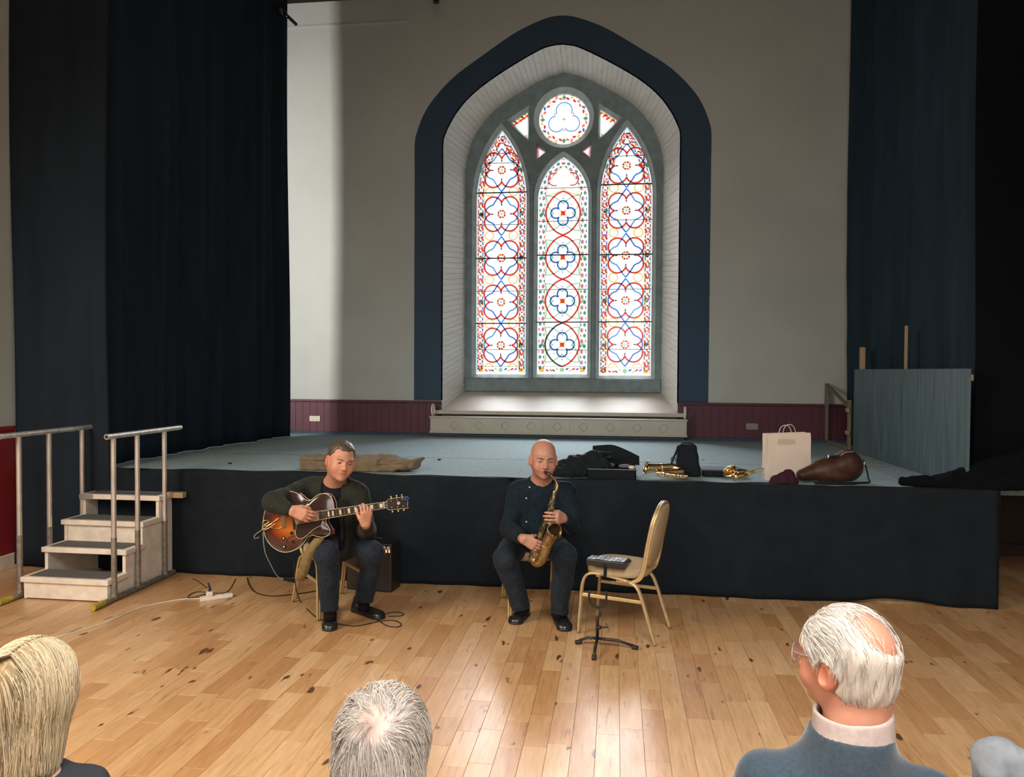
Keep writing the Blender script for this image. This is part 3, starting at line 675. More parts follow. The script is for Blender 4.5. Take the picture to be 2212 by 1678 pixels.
# round light
mb = MB(); mb.plate([arc(CIR[0], CIR[1], CIR[2]+.002, 0, 352.5, 47)], YP+.004, YP+.007, col=gcol('white')); gobj('glass_pane', mb)
mb = MB(); rl = MB()
for i in range(36):
    a = 2*pi*i/36; R0 = 46*K; p = lambda da, dr: (CIR[0]+(R0+dr*K)*cos(a+da), CIR[1]+(R0+dr*K)*sin(a+da))
    if i % 9 == 0:
        mb.plate([[p(0, 6), p(.10, 0), p(0, -6), p(-.10, 0)]], YP-.004, YP-.001, col=gcol('green' if i else 'green')); continue
    c = ('red', 'yellow', 'red', 'blue', 'orange', 'pink')[i % 6]
    mb.plate([ellipse(*p(0, 2 if i % 2 else -2), 4.4*K, 2.5*K, a+pi/2+(.5 if i % 2 else -.4), 8)], YP, YP+.003, col=gcol(c))
    if i % 9 not in (8, 1): mb.ribbon([p(-.07, 6.5), p(.07, 6.5)], 1.5*K, YP, YP+.003, col=gcol('orange' if i % 2 else 'yellow'))
gobj('border_glass', mb, stuff=True)
mb = MB()
for i in range(3):
    a = pi/2+i*2*pi/3; ox, oz = 18.5*K*cos(a), 18.5*K*sin(a)
    mb.ribbon([(CIR[0]+ox+17*K*cos(a+t), CIR[1]+oz+17*K*sin(a+t)) for t in np.linspace(-2.0, 2.0, 22)], 2.2*K, YP, YP+.003, col=gcol('azure'))
    b = a+pi/3; mb.plate([[(CIR[0]+22*K*cos(b-.1), CIR[1]+22*K*sin(b-.1)), (CIR[0]+27*K*cos(b), CIR[1]+27*K*sin(b)), (CIR[0]+22*K*cos(b+.1), CIR[1]+22*K*sin(b+.1))]], YP, YP+.003, col=gcol('pink'))
gobj('blue_glass_trefoil', mb)
mb = MB()
for i in range(8): a = i*pi/4; mb.plate([[(CIR[0]+1*K*cos(a-.8), CIR[1]+1*K*sin(a-.8)), (CIR[0]+6*K*cos(a), CIR[1]+4.5*K*sin(a)), (CIR[0]+1*K*cos(a+.8), CIR[1]+1*K*sin(a+.8))]], YP-.004, YP-.001, col=gcol('amber' if i % 2 else 'red'))
gobj('glass_rosette', mb)
for k, t in enumerate(TRI):
    mb = MB(); mb.plate([t], YP+.004, YP+.007, col=gcol('white')); gobj('glass_pane', mb); mb = MB(); c = np.mean(t, 0)
    if k < 2:
        a, b, q = [np.array(p) for p in t]; top, mid = (b, a) if k == 0 else (a, b)
        for i in range(9):
            s_ = (i+.5)/9; p = top+(mid-top)*s_+(c-(top+mid)/2)*.35; mb.plate([ellipse(p[0], p[1]+(.012 if i % 2 else -.012), .034, .018, .6*(-1)**i, 8)], YP, YP+.003, col=gcol(('red', 'yellow', 'orange', 'red')[i % 4]))
        mb.plate([ellipse(q[0]+(-.02 if k == 0 else .02), q[1]+.03, .012, .02)], YP, YP+.003, col=gcol('orange'))
    else:
        t2 = [tuple(c+(np.array(p)-c)*.78) for p in t]; mb.ribbon(t2, .024, YP, YP+.003, closed=True, col=gcol('red')); t3 = [tuple(c+(np.array(p)-c)*.45) for p in t]; mb.ribbon(t3, .01, YP, YP+.003, closed=True, col=gcol('purple'))
    gobj('red_glass_border', mb)

# ---- other walls, ceilings
struct(MB().box((XL-.2, -6.2, -.1), (XL, 6.4, 7.6)).build('wall_left', 'plaster'))
mb = MB(); mb.box((XL, -6, .12), (XL+.012, 6.34, 1.25)); mb.bbox((XL, -6, 1.25), (XL+.03, 6.34, 1.29), .006); struct(mb.build('trim_5', 'red_wall'))['label'] = 'red painted dado of the left hall wall'
struct(MB().bbox((XL+.001, -6, 0), (XL+.03, 6.34, .13), .006).build('baseboard_left', 'white_paint'))
# stage left side wall with its own tall window (hidden behind the drape)
SX = -6.5
mb = MB(); mb.box((SX-.15, 6.4, .8), (SX, 6.5, ZC+.1)); mb.box((SX-.15, 7.3, .8), (SX, 11, ZC+.1)); mb.box((SX-.15, 6.5, .8), (SX, 7.3, 1.2)); mb.box((SX-.15, 6.5, 5.8), (SX, 7.3, ZC+.1))
mb.box((SX-.15, 6.3, -.1), (XL-.1, 6.4, ZC+.6)); mb.box((SX-.15, YW, .8), (XL+.05, YW+.15, ZC+.1)); mb.box((SX, 6.4, .85), (XL, YW, .905))
struct(mb.build('wall_stage_left', 'plaster'))
wf = MB()
for lo, hi in (((SX-.1, 6.5, 1.2), (SX-.05, 6.54, 5.8)), ((SX-.1, 7.26, 1.2), (SX-.05, 7.3, 5.8)), ((SX-.1, 6.5, 1.2), (SX-.05, 7.3, 1.25)), ((SX-.1, 6.5, 5.75), (SX-.05, 7.3, 5.8)), ((SX-.1, 6.5, 3.48), (SX-.05, 7.3, 3.52))): wf.box(lo, hi)
w2 = struct(wf.build('window_2', 'white_paint'))
for z0, z1 in ((1.25, 3.48), (3.52, 5.75)):
    mb = MB(); mb.box((SX-.08, 6.54, z0), (SX-.076, 7.26, z1), col=(.93, .93, .93)); gobj('glass_pane', mb, w2)
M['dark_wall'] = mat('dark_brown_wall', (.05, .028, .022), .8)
struct(MB().box((XR, -6.2, -.1), (XR+.2, 8.4, 7.6)).build('wall_right', 'plaster'))
mb = MB(); mb.box((2.96, 8.25, -.1), (XR+.1, 8.4, .88)); mb.box((3.35, 8.25, .88), (XR+.1, 8.4, 7.6)); struct(mb.build('wall_side_passage', 'dark_wall'))
struct(MB().bbox((3.0, 8.22, 0), (XR, 8.25, .12), .004).build('baseboard_right', 'dark_wall'))
struct(MB().box((3.5, 8.3, .8), (3.65, YW+.15, ZC+.2)).build('wall_stage_right', 'plaster'))
struct(MB().box((XL-.2, -6.2, -.1), (XR+.2, -6, 7.6)).build('wall_behind_audience', 'plaster'))
M['dark_ceiling'] = mat('dark_ceiling', (.03, .028, .027), .9)
mb = MB(); mb.box((SX-.15, 6.3, ZC), (3.7, YW+.14, ZC+.12)); struct(mb.build('ceiling_stage', 'dark_ceiling'))
mb = MB(); mb.box((XL-.2, -6.2, 7.5), (XR+.2, 8.4, 7.62)); mb.box((XL-.2, 6.28, ZC), (XR+.2, 6.4, 7.6)); struct(mb.build('ceiling', mat('hall_ceiling', (.5, .46, .40), .9)))

# ---- stage platform: carpeted top, joint lines
st = MB(); st.bbox((XL-.02, YF+.01, .80), (2.93, YW-.021, HS), .01); st.box((2.9, 6.9, .80), (3.5, YW-.02, HS-.002))
stage = struct(st.build('floor_stage', 'carpet'))
mb = MB(); mb.box((XL, YF+.03, 0), (2.90, YF+.06, .8)); mb.box((2.88, YF+.03, 0), (2.91, 8.3, .8)); mb.build('stage_riser', 'raw_wood', stage)
M['tape'] = mat('pale_floor_tape', (.34, .38, .38), .7)
MB().box((-2.6, 10.21, HS), (.95, 10.225, HS+.0015)).build('floor_tape', 'tape', stage)
a, b = onz(1858, 1006, HS), onz(1925, 1032, HS)
mb = MB(); mb.box((2.33, 6.75, HS), (2.36, 9.0, HS+.0015)); mb.build('floor_tape', 'tape', stage)
mb = MB(); mb.box((XL, YW-.08, HS), (3.4, YW-.02, HS+.035)); mb.build('carpet_cove', 'navy_paint', stage)
MB().box((-4.5, 7.72, HS), (2.6, 7.726, HS+.0008)).build('carpet_seam', 'blackness', stage)
# ---- black skirt round the stage front, its loose top edge turned over on the carpet
def skirt():
    nx = 260; V = []; xs = np.linspace(XL+.03, 2.93, nx); rows = 26
    for j in range(rows+1):
        for i, x in enumerate(xs):
            wv = .05+.028*sin(x*2.1+1)+.022*sin(x*5.3+2)+.012*sin(x*11+.5)
            lift = .045*math.exp(-((x-2.15)/.28)**2)
            if j <= 20:
                t = j/20; z = .004+lift+(HS+.004-.004-lift)*t; y = YF-.012-.018*(sin(x*7+.7*sin(x*3))*.5+.5)*(1-t)-.008*sin(x*17+1)*(1-t*.5)
            else:
                t = (j-20)/6; z = HS+.006+.004*sin(x*9+t*3); y = YF-.012+wv*t*1.4
            V.append((x, y, z))
    Fc = [(j*nx+i, j*nx+i+1, (j+1)*nx+i+1, (j+1)*nx+i) for j in range(rows) for i in range(nx-1)]
    # return down the right-hand side of the stage
    b = len(V); ny = 30
    for j in range(21):
        for i in range(ny): y = YF-.012+i*.06; V.append((2.935+.012*sin(y*9), y, .004+(HS+.0)*j/20))
    Fc += [(b+j*ny+i, b+j*ny+i+1, b+(j+1)*ny+i+1, b+(j+1)*ny+i) for j in range(20) for i in range(ny-1)]
    o = mesh_obj('stage_skirt', V, Fc, 'cloth_black', None, True)
    tag(o, 'long black cloth skirt hung round the stage front', 'stage skirt'); md = o.modifiers.new('thick', 'SOLIDIFY'); md.thickness = .003
skirt()
# ---- drapes
def curtain(name, path, z0, z1, m, label, amp=.045, freq=9, seed=0, parent=None, flare=.3, hem=None, edge=0):
    rs = np.random.default_rng(seed); P = np.array(path, float); s_ = np.r_[0, np.cumsum(np.linalg.norm(np.diff(P, axis=0), axis=1))]; L_ = s_[-1]; n = int(L_*46)+2
    t = np.linspace(0, L_, n); B = np.stack([np.interp(t, s_, P[:, k]) for k in (0, 1)], 1); T = np.gradient(B, axis=0); T /= np.linalg.norm(T, axis=1)[:, None]; N = np.stack([-T[:, 1], T[:, 0]], 1)
    rows = 36; V = np.zeros((rows+1, n, 3)); ph = rs.uniform(0, 6, 4)
    for j in range(rows+1):
        v = j/rows; z = z0+(z1-z0)*v; A = amp*(1-flare*v)
        u = t*freq+.5*np.sin(t*freq*.37+ph[0])+.12*sin(z*1.3)*np.sin(t*2+ph[1])
        w_ = (np.abs(np.sin(u*.5))**.6*2-1)*.6+.35*np.sin(u*1.9+ph[2]+.3*z)+.2*np.sin(u*3.7+ph[3]-.2*z)
        V[j, :, :2] = B+N*(w_*A)[:, None]+T*(.02*np.sin(z*1.1+t*1.7))[:, None]; V[j, :, 2] = z
        if edge: V[j, -1 if edge > 0 else 0, :2] += abs(0)
    if hem is not None: V[0, :, 2] += hem*np.abs(np.sin(t*3))
    Fc = [(j*n+i, j*n+i+1, (j+1)*n+i+1, (j+1)*n+i) for j in range(rows) for i in range(n-1)]
    o = mesh_obj(name, V.reshape(-1, 3), np.array(Fc), m, parent, True); md = o.modifiers.new('thick', 'SOLIDIFY'); md.thickness = .004
    return tag(o, label, 'curtain')
curtain('stage_curtain', [(-4.66, 6.46), (-4.57, 8.2), (-4.36, 9.78)], HS+.004, ZC-.02, 'curtain', 'dark folded side curtain running back to the lit strip of wall', seed=1, freq=7.5, amp=.07)
curtain('stage_curtain', [(-5.42, 6.30), (-5.0, 6.27), (-4.49, 6.315)], .03, ZC-.02, 'curtain', 'black drape beside the left hall wall, behind the steps', seed=2, freq=8, amp=.03)
curtain('stage_curtain', [(2.93, 10.33), (2.96, 8.6), (2.93, 6.85)], HS+.004, ZC-.02, 'curtain_r', 'dark blue folded curtain behind the blue-grey panel', seed=5, freq=6, amp=.07)
curtain('stage_curtain', [(2.84, 6.62), (3.6, 6.60), (4.38, 6.62)], HS+.01, ZC-.02, 'blackness', 'plain black masking curtain at the right front of the stage', seed=6, freq=5, amp=.03)

# ---- radiator cover, brackets, sockets
rc = empty('radiator_cover', (WX, 10.25, .98), 'long cream cover with quatrefoil cut outs under the window sill', 'radiator cover')
y0 = 10.17; x0, x1 = -2.49, .915
def qf(cx, cz, s_): return quatre(cx, cz, .026*s_, .030*s_, n=6, diag=False)
hx = [x0+.33+i*(x1-x0-.62)/8 for i in range(9)]
mb = MB(); mb.plate([[(x0, .985), (x1, .985), (x1, 1.175), (x0, 1.175)]]+[qf(h, 1.075, 1) for h in hx], y0, y0+.018)
mb.box((x0, y0+.018, .985), (x0+.02, YW-.03, 1.175)); mb.box((x1-.02, y0+.018, .985), (x1, YW-.03, 1.175)); mb.build('front_panel', 'cream_paint', rc)
MB().bbox((x0-.015, y0-.02, 1.172), (x1+.015, YW-.03, 1.192), .006).build('top_shelf', 'cream_paint', rc)
MB().bbox((x0-.012, y0-.008, .965), (x1+.012, y0+.004, .99), .005).build('bottom_moulding', 'cream_paint', rc)
for h in hx: MB().plate([qf(h, 1.075, .93)], y0+.006, y0+.016).build('quatrefoil_panel', 'cream_paint', rc)
for xa in (hx[4]-.19, hx[4]+.17): MB().box((xa-.002, y0-.001, .99), (xa+.002, y0+.002, 1.17)).build('access_joint', 'stone', rc)
MB().box((x0+.03, y0+.03, .925), (x1-.03, YW-.05, .97)).build('plinth', 'navy_paint', rc)
for xx, lb in ((x0+.02, 'small white curved bracket at the left end of the radiator cover'), (x1-.02, 'small white curved bracket at the right end of the radiator cover')):
    mb = MB(); mb.plate([ellipse(0, 0, .085, .085, n=24), ellipse(0, 0, .06, .065, n=24)], -.01, .01, fr=lambda u, v, d, xx=xx: (xx+d, 10.24+u, 1.276+v)); tag(mb.build('shelf_bracket', 'white_plastic'), lb, 'bracket')
for (pa, pb, lb, mm) in (((669, 898), (692, 910), 'white double wall socket in the sunlit red dado', 'white_plastic'), ((1612, 914), (1637, 928), 'grey double wall socket in the shaded maroon dado', 'grey_plastic')):
    a, b = ony(*pa, YW-.03), ony(*pb, YW-.03); s = empty('wall_socket', (float(a[0]+b[0])/2, YW-.035, float(b[2])), lb, 'socket')
    MB().bbox((a[0], YW-.04, b[2]), (b[0], YW-.026, a[2]), .004).build('socket_plate', mm, s)
    for f in (.3, .7):
        xx = a[0]+(b[0]-a[0])*f; mb = MB()
        for dx, dz in ((0, .012), (-.011, -.008), (.011, -.008)): mb.box((xx+dx-.003, YW-.0408, (a[2]+b[2])/2+dz-.003), (xx+dx+.003, YW-.0398, (a[2]+b[2])/2+dz+.003))
        mb.build('socket_holes', 'black_plastic', s); MB().bbox((xx-.006, YW-.044, a[2]-.018), (xx+.006, YW-.039, a[2]-.008), .001).build('switch', mm, s)
# ================================================================== FURNITURE AND PROPS
def frame_at(px, py, Y):
    """world point on a pixel ray at room depth Y, with the metres one pixel spans there"""
    p = ony(px, py, Y); dep = -((p-CO)@RN)[2]; return p, dep/F_PX
# ---- banquet chairs
def make_chair(loc, rz, label):
    t = empty('banquet_chair', loc, label, 'chair', 'gold framed banquet chairs', rz)
    kw = dict(world=False)
    for s_ in (-1, 1):
        side = catmull([(s_*.193, -.250, .004), (s_*.190, -.238, .18), (s_*.187, -.222, .36), (s_*.185, -.175, .425), (s_*.183, -.08, .428), (s_*.183, .08, .405), (s_*.185, .155, .375), (s_*.188, .195, .30), (s_*.192, .245, .15), (s_*.196, .295, .004)], 5)
        nf = next(i for i, p in enumerate(side) if p[1] > -.10); nb = next(i for i, p in enumerate(side) if p[1] > .09)
        for a, b, nm in ((0, nf+1, 'leg'), (nf, nb+1, 'side_rail'), (nb, len(side), 'leg')):
            mb = MB()
            for o in (-.0085, .0085): mb.tube([(p[0]+o, p[1], p[2]) for p in side[a:b]], .0098, 8)
            mb.build(nm, 'gold_frame', t, True, **kw)
        mb = MB(); mb.bbox((s_*.19-.006, -.232, .262), (s_*.19+.006, .208, .286), .003); mb.build('stretcher', 'gold_frame', t, **kw)
    mb = MB(); mb.bbox((-.18, .10, .375), (.18, .125, .395), .003); mb.bbox((-.18, -.13, .405), (.18, -.105, .425), .003); mb.build('seat_rail', 'gold_frame', t, **kw)
    hoop = catmull([(.172, .02, .392), (.172, .11, .392), (.175, .175, .425), (.178, .205, .50), (.180, .235, .66), (.172, .262, .80), (.135, .279, .875), (.07, .287, .915), (0, .289, .927)], 5)
    hoop = hoop+[np.array([-p[0], p[1], p[2]]) for p in hoop[::-1][1:]]
    mb = MB()
    for o in (-.0085, .0085): mb.tube([(p[0]*(1-o*0), p[1]+o*.9, p[2]) for p in hoop], .0098, 8)
    mb.build('back_frame', 'gold_frame', t, True, **kw)
    # cushion: superellipse, wider behind the front edge, domed
    def slab(out, z0, z1, dome, yslant=lambda z: 0): pass
    def seat_pt(a, k):
        c, s2 = cos(a), sin(a); x = .205*abs(c)**.62*(1 if c > 0 else -1); y = .215*abs(s2)**.62*(1 if s2 > 0 else -1)
        return x*(1-.10*(y > 0)*y/.2)*k, y*k-.01
    V, Fc, n = [], [], 44; prof_ = [(.90, .418), (.985, .425), (1.0, .445), (1.0, .462), (.975, .478), (.90, .487), (.7, .494), (.4, .497), (.1, .498)]
    for k, z in prof_:
        for i in range(n): x, y = seat_pt(2*pi*i/n, k); V.append((x, y, z))
    for j in range(len(prof_)-1):
        for i in range(n): Fc.append((j*n+i, j*n+(i+1) % n, (j+1)*n+(i+1) % n, (j+1)*n+i))
    Fc.append(tuple(range(n))[::-1]); Fc.append(tuple((len(prof_)-1)*n+i for i in range(n)))
    mesh_obj('seat', V, Fc, 'beige_fabric', t, True, False)
    # back pad: rounded top and bottom, following the slant
    def slant(z): return .205+(z-.5)*.21-(.25*(z-.75)**2)*0
    V, Fc = [], []; n = 40
    for k, d in ((.93, -.019), (.99, -.014), (1, 0), (.99, .014), (.93, .019)):
        for i in range(n):
            a = 2*pi*i/n; c, s2 = cos(a), sin(a); x = .165*abs(c)**.55*(1 if c > 0 else -1)*k
            z = (.70+.213*abs(s2)**.8 if s2 > 0 else .70-.215*abs(s2)**.75); z = .70+(z-.70)*k; V.append((x, slant(z)+d, z))
    for j in range(4):
        for i in range(n): Fc.append((j*n+i, (j+1)*n+i, (j+1)*n+(i+1) % n, j*n+(i+1) % n))
    Fc.append(tuple(range(n))); Fc.append(tuple(4*n+i for i in range(n))[::-1])
    smooth_angle(mesh_obj('backrest', V, Fc, 'beige_fabric', t, True, False), 60)
    for x in (-.196, -.193, .193, .196):
        pass
    return t
chair0 = make_chair((.055, 5.415, 0), radians(-108), 'empty gold framed chair with beige seat, facing left behind the stand')
def dup(root, loc, rz, label):
    r = root.copy(); COL.objects.link(r); r.location = loc; r.rotation_euler = (0, 0, rz); r['label'] = label
    for ch in list(root.children):
        c = ch.copy(); COL.objects.link(c); c.parent = r
        for g in ch.children: d = g.copy(); COL.objects.link(d); d.parent = c
    return r
dup(chair0, (-2.14, 5.60, 0), radians(42), 'gold framed chair with beige seat under the guitar player')
dup(chair0, (-.62, 5.80, 0), radians(13), 'gold framed chair with beige seat under the saxophone player')

# ---- things on the empty chair
p = onz(1312, 1221, .50); R3 = Matrix.Rotation(radians(-14), 3, 'Z')
pc = empty('pedal_case', (p[0], p[1], .499), 'flat black open effects case with blue patterned top on the empty chair', 'case', rz=radians(-16))
MB().bbox((-.135, -.055, 0), (.135, .06, .045), .008).build('case_body', 'black_plastic', pc, world=False)
mb = MB(); rr = random.Random(5)
for i in range(9):
    for j in range(4): mb.col = rr.choice([(.05, .09, .16), (.02, .03, .05), (.16, .24, .34), (.34, .42, .50)]); mb.bbox((-.128+i*.0285, -.048+j*.026, .045), (-.128+i*.0285+.026, -.048+j*.026+.023, .0475+.001*rr.random()), .001)
M['case_top'] = mat('patterned_case_top', (.1, .1, .1), .3, attr='Col'); mb.build('case_top', 'case_top', pc, world=False, colors=True)
MB().tube(catmull([(.0, -.052, .02), (.005, -.062, -.005), (.004, -.066, -.06)], 4), .013, 8, flat=.3).build('hanging_strap', 'black_fabric', pc, world=False)
p = onz(1328, 1208, .51); o = MB().bbox((-.07, -.018, 0), (.07, .018, .012), .004).build('phone_body', 'black_plastic', world=False)
o.name = 'recorder'; ph = empty('recorder', (p[0], p[1], .5005), 'slim black recorder with a bright silver edge on the chair seat', 'recorder', rz=radians(-24)); o.name = 'recorder_body'; o.parent = ph
MB().bbox((-.07, -.022, .003), (.07, -.0182, .011), .002).build('silver_edge', 'chrome', ph, world=False); ph.location = (p[0]+.02, p[1]+.03, .5005)
p = onz(1347, 1213, .51); mb = MB(); mb.lathe([(.001, 0), (.020, .002), (.024, .010), (.020, .020), (.008, .026), (.0, .027)], (p[0]+.03, p[1]+.035, .4985), seg=16)
tag(mb.build('lens_cap', 'black_rubber', smooth=True), 'small round black cap beside the recorder on the seat', 'cap')

# ---- saxophone stand
b = onz(1290, 1395, 0); st_ = empty('saxophone_stand', (b[0], b[1], 0), 'folded black tripod saxophone stand with a yellow ring on the floor', 'instrument stand')
hub = np.array([b[0], b[1], .05])
for q in ((1247, 1387), (1283, 1421), (1375, 1399)):
    e = onz(*q, .012); lg = MB().tube([hub+(0, 0, .0), hub*.5+e*.5+(0, 0, .018), e+(0, 0, .006)], [.011, .010, .009], 8).build('leg', 'black_plastic', st_, True)
    mb = MB(); d = nrm(e-hub); mb.tube([e-d*.03, e+d*.012], [.0155, .015], 10); mb.build('rubber_foot', 'black_rubber', lg, True)
pts = [hub, hub+(0, 0, .14), ony(1296, 1330, b[1]-.0), ony(1291, 1312, b[1])]
MB().tube(pts, [.011, .011, .010, .009], 8).build('pole', 'black_plastic', st_, True)
MB().tube([hub+(.03*cos(a), .03*sin(a), .004*sin(3*a)-.006) for a in np.linspace(0, 2*pi, 20)[:-1]], .004, 6, closed=True).build('yellow_ring', 'yellow_tape', st_, True)
s0 = ony(1291, 1310, b[1]); U_ = catmull([s0+(-.055, 0, .105), s0+(-.056, 0, .05), s0+(-.035, 0, .012), s0, s0+(.035, 0, .012), s0+(.056, 0, .05), s0+(.055, 0, .105)], 4)
MB().tube(U_, .0075, 8).build('yoke', 'black_rubber', st_, True)
k0 = ony(1294, 1355, b[1]); MB().tube([k0, k0+(.06, -.02, .012)], .006, 8).build('bell_support', 'black_plastic', st_, True)
mb = MB(); mb.tube([k0+(-.014, 0, 0), k0+(.014, 0, 0)], .013, 10); mb.build('collar', 'black_plastic', st_, True)

# ---- portable steps
TX0, TX1 = -4.62, -3.87
ps = empty('portable_steps', (-4.245, 5.85, 0), 'white painted wooden stage steps with grey treads and scaffold tube handrails', 'steps')
TY = [5.42, 5.645, 5.87, 6.10]; TZ = [.178, .362, .542, .722]
for k in range(4):
    y, z = TY[k], TZ[k]; y2 = y+.255
    tr = MB().bbox((TX0, y, z-.042), (TX1, y2 if k < 3 else 6.33, z), .006).build('tread', 'white_paint', ps)
    MB().box((TX0+.05, y+.035, z), (TX1-.05, (TY[k+1]+.015 if k < 3 else 6.29), z+.004)).build('tread_carpet', 'grey_tread', tr)
for x in (TX0+.02, TX1-.045):
    out = [(TY[0]+.02, .006), (TY[0]+.02, TZ[0]-.042)]
    for k in range(1, 4): out += [(TY[k]+.02, TZ[k-1]-.042 if 0 else TZ[k-1]-.042), (TY[k]+.02, TZ[k]-.042)]
    out += [(6.32, TZ[3]-.042), (6.32, .006)]
    mb = MB(); mb.plate([out], x, x+.025, fr=lambda u, v, d: (d, u, v)); mb.build('side_panel', 'white_paint', ps)
# strip of side panel above each tread, front battens
for k, (z0, z1) in enumerate(((.008, TZ[0]-.042), (TZ[0], TZ[1]-.042), (TZ[1], TZ[2]-.042), (TZ[2], TZ[3]-.042))):
    for x in (TX0+.02, TX1-.045): MB().bbox((x, TY[k]+.018, z0), (x+.028, TY[k]+.05, z1), .002).build('upright', 'white_paint', ps)
MB().bbox((TX0+.045, TY[0]+.022, .01), (TX1-.045, TY[0]+.04, TZ[0]-.042), .002).build('riser', 'white_paint', ps)
MB().bbox((TX0+.045, TY[2]+.03, TZ[1]), (TX1-.045, TY[2]+.045, TZ[2]-.042), .002).build('riser', 'white_paint', ps)
MB().bbox((TX0+.05, TY[0]+.10, .12), (TX1-.05, TY[0]+.14, .135), .002).build('cross_batten', 'white_paint', ps)
MB().bbox((TX1-.03, 6.24, TZ[3]-.035), (TX1+.13, 6.30, TZ[3]+.012), .003).build('timber_stub', 'raw_wood', ps)
MB().bbox((TX0-.0, TY[3]-.004, TZ[3]-.043), (TX0+.13, TY[3]+.001, TZ[3]+.001), .002).build('grey_patch', 'grey_plastic', ps)
for x, ys, ye, pys in ((-4.648, 5.262, 6.30, (5.455, 5.78, 6.175)), (-3.862, 5.405, 6.415, (5.485, 5.785, 6.165))):
    hr = MB().tube([(x, ys, 1.292), (x, ye, 1.292)], .021, 14).build('handrail', 'steel', ps); smooth_angle(hr)
    MB().tube([(x, ys-.001, 1.292), (x, ys-.003, 1.292)], .014, 12).build('tube_end', 'black_rubber', hr)
    for y in pys:
        po = smooth_angle(MB().tube([(x, y, .035), (x, y, 1.276)], .0195, 14).build('post', 'steel', ps))
        smooth_angle(MB().tube([(x, y, .04), (x, y, .50)], .0215, 14).build('lower_sleeve', 'steel_dirty', po))
        smooth_angle(MB().tube([(x, y, .02), (x, y, .065)], .026, 14).build('base_socket', 'steel_dirty', po))
    smooth_angle(MB().tube([(x, 5.26, .024), (x, 6.30, .024)], .022, 12).build('base_tube', 'steel_dirty', ps))
    smooth_angle(MB().tube([(x, 5.235, .026), (x, 5.36, .026)], .0255, 12).build('taped_end', 'yellow_tape', ps))

# ---- amplifier behind the guitar player
am = empty('guitar_amplifier', (-2.0, 6.13, 0), 'small dark guitar amplifier with glowing orange controls behind the guitar player', 'amplifier', rz=radians(-6))
MB().bbox((-.19, -.07, .0), (.21, .13, .40), .012).build('cabinet', 'black_plastic', am, world=False)
mb = MB(); mb.add([(-.16, -.074, .07), (.145, -.074, .07), (.145, -.072, .30), (-.07, -.072, .30)], [(0, 1, 2, 3)]); mb.add([(-.16, -.070, .07), (.145, -.070, .07), (.145, -.0705, .30), (-.07, -.0705, .30)], [(3, 2, 1, 0)])
M['grille'] = mat('amp_grille_cloth', (.065, .055, .045), .9, var=.2, scale=200); mb.build('grille', 'grille', am, world=False)
MB().bbox((-.17, -.078, .325), (.205, -.072, .385), .002).build('control_panel', 'black_plastic', am, world=False)
for x in (.150, .188):
    MB().lathe([(.013, 0), (.012, .012), (0, .013)], (x, -.078, .37), (0, -1, 0), 12).build('knob', 'paper', am, world=False)
for x in (.168, .194): MB().bbox((x-.006, -.082, .33), (x+.006, -.079, .355), .001).build('indicator_lamp', 'glow_orange', am, world=False)
MB().tube(catmull([(-.06, .03, .40), (-.05, .03, .42), (.07, .03, .42), (.08, .03, .40)], 4), .008, 8).build('carry_handle', 'black_rubber', am, world=False)

# ---- extension lead and cables on the floor
a, b_ = onz(432, 1296, .01), onz(502, 1286, .01); c = (a+b_)/2; an = atan2(b_[1]-a[1], b_[0]-a[0]); L_ = np.linalg.norm(b_-a)/2
xl = empty('extension_lead', (c[0], c[1], 0), 'white extension block with a white plug, left of the guitar player', 'extension lead', rz=an)
MB().bbox((-L_, -.024, 0), (L_, .024, .032), .006).build('socket_block', 'white_plastic', xl, world=False)
for k in (-.02, .045, .095):
    mb = MB(); mb.box((k-.006, -.004, .032), (k+.006, .006, .0325)); mb.box((k-.003, -.016, .032), (k+.003, -.010, .0325)); mb.build('socket_holes', 'black_plastic', xl, world=False)
MB().bbox((-.075, -.022, .032), (-.028, .022, .068), .008).build('plug_top', 'white_plastic', xl, world=False)
MB().tube([(-.05, .01, .06), (-.045, .012, .085), (-.055, .03, .13)], [.013, .011, .006], 8).build('black_plug', 'black_rubber', xl, world=False)
def cable(name, pix, r, m, label, z=None, n=6, extra=()):
    P = [onz(x, y, r if z is None else z) for x, y in pix]
    P = [np.array(e) for e in extra]+P
    return tag(MB().tube(catmull(P, n), r, 6).build(name, m, None, True), label, 'cable')
cable('white_cable', [(432, 1293), (395, 1294), (345, 1302), (300, 1313), (262, 1330), (228, 1344), (170, 1362), (110, 1379), (20, 1400), (-80, 1420)], .004, 'white_plastic', 'thin white mains cable running left over the floor')
cable('mains_cable', [(447, 1270), (432, 1258), (422, 1252), (416, 1250)], .0035, 'black_rubber', 'short black cable rising behind the white plug')
cable('mains_cable', [(445, 1283), (418, 1290), (406, 1291), (412, 1283), (430, 1278), (470, 1281), (492, 1277), (503, 1262), (509, 1250)], .0035, 'black_rubber', 'black cable looping round the white extension block')
cable('amplifier_cable', [(534, 1248), (538, 1262), (548, 1276), (565, 1284), (590, 1287), (620, 1285), (660, 1280), (700, 1273), (745, 1268)], .005, 'black_rubber', 'thick black cable curving from the stage skirt behind the guitar chair')

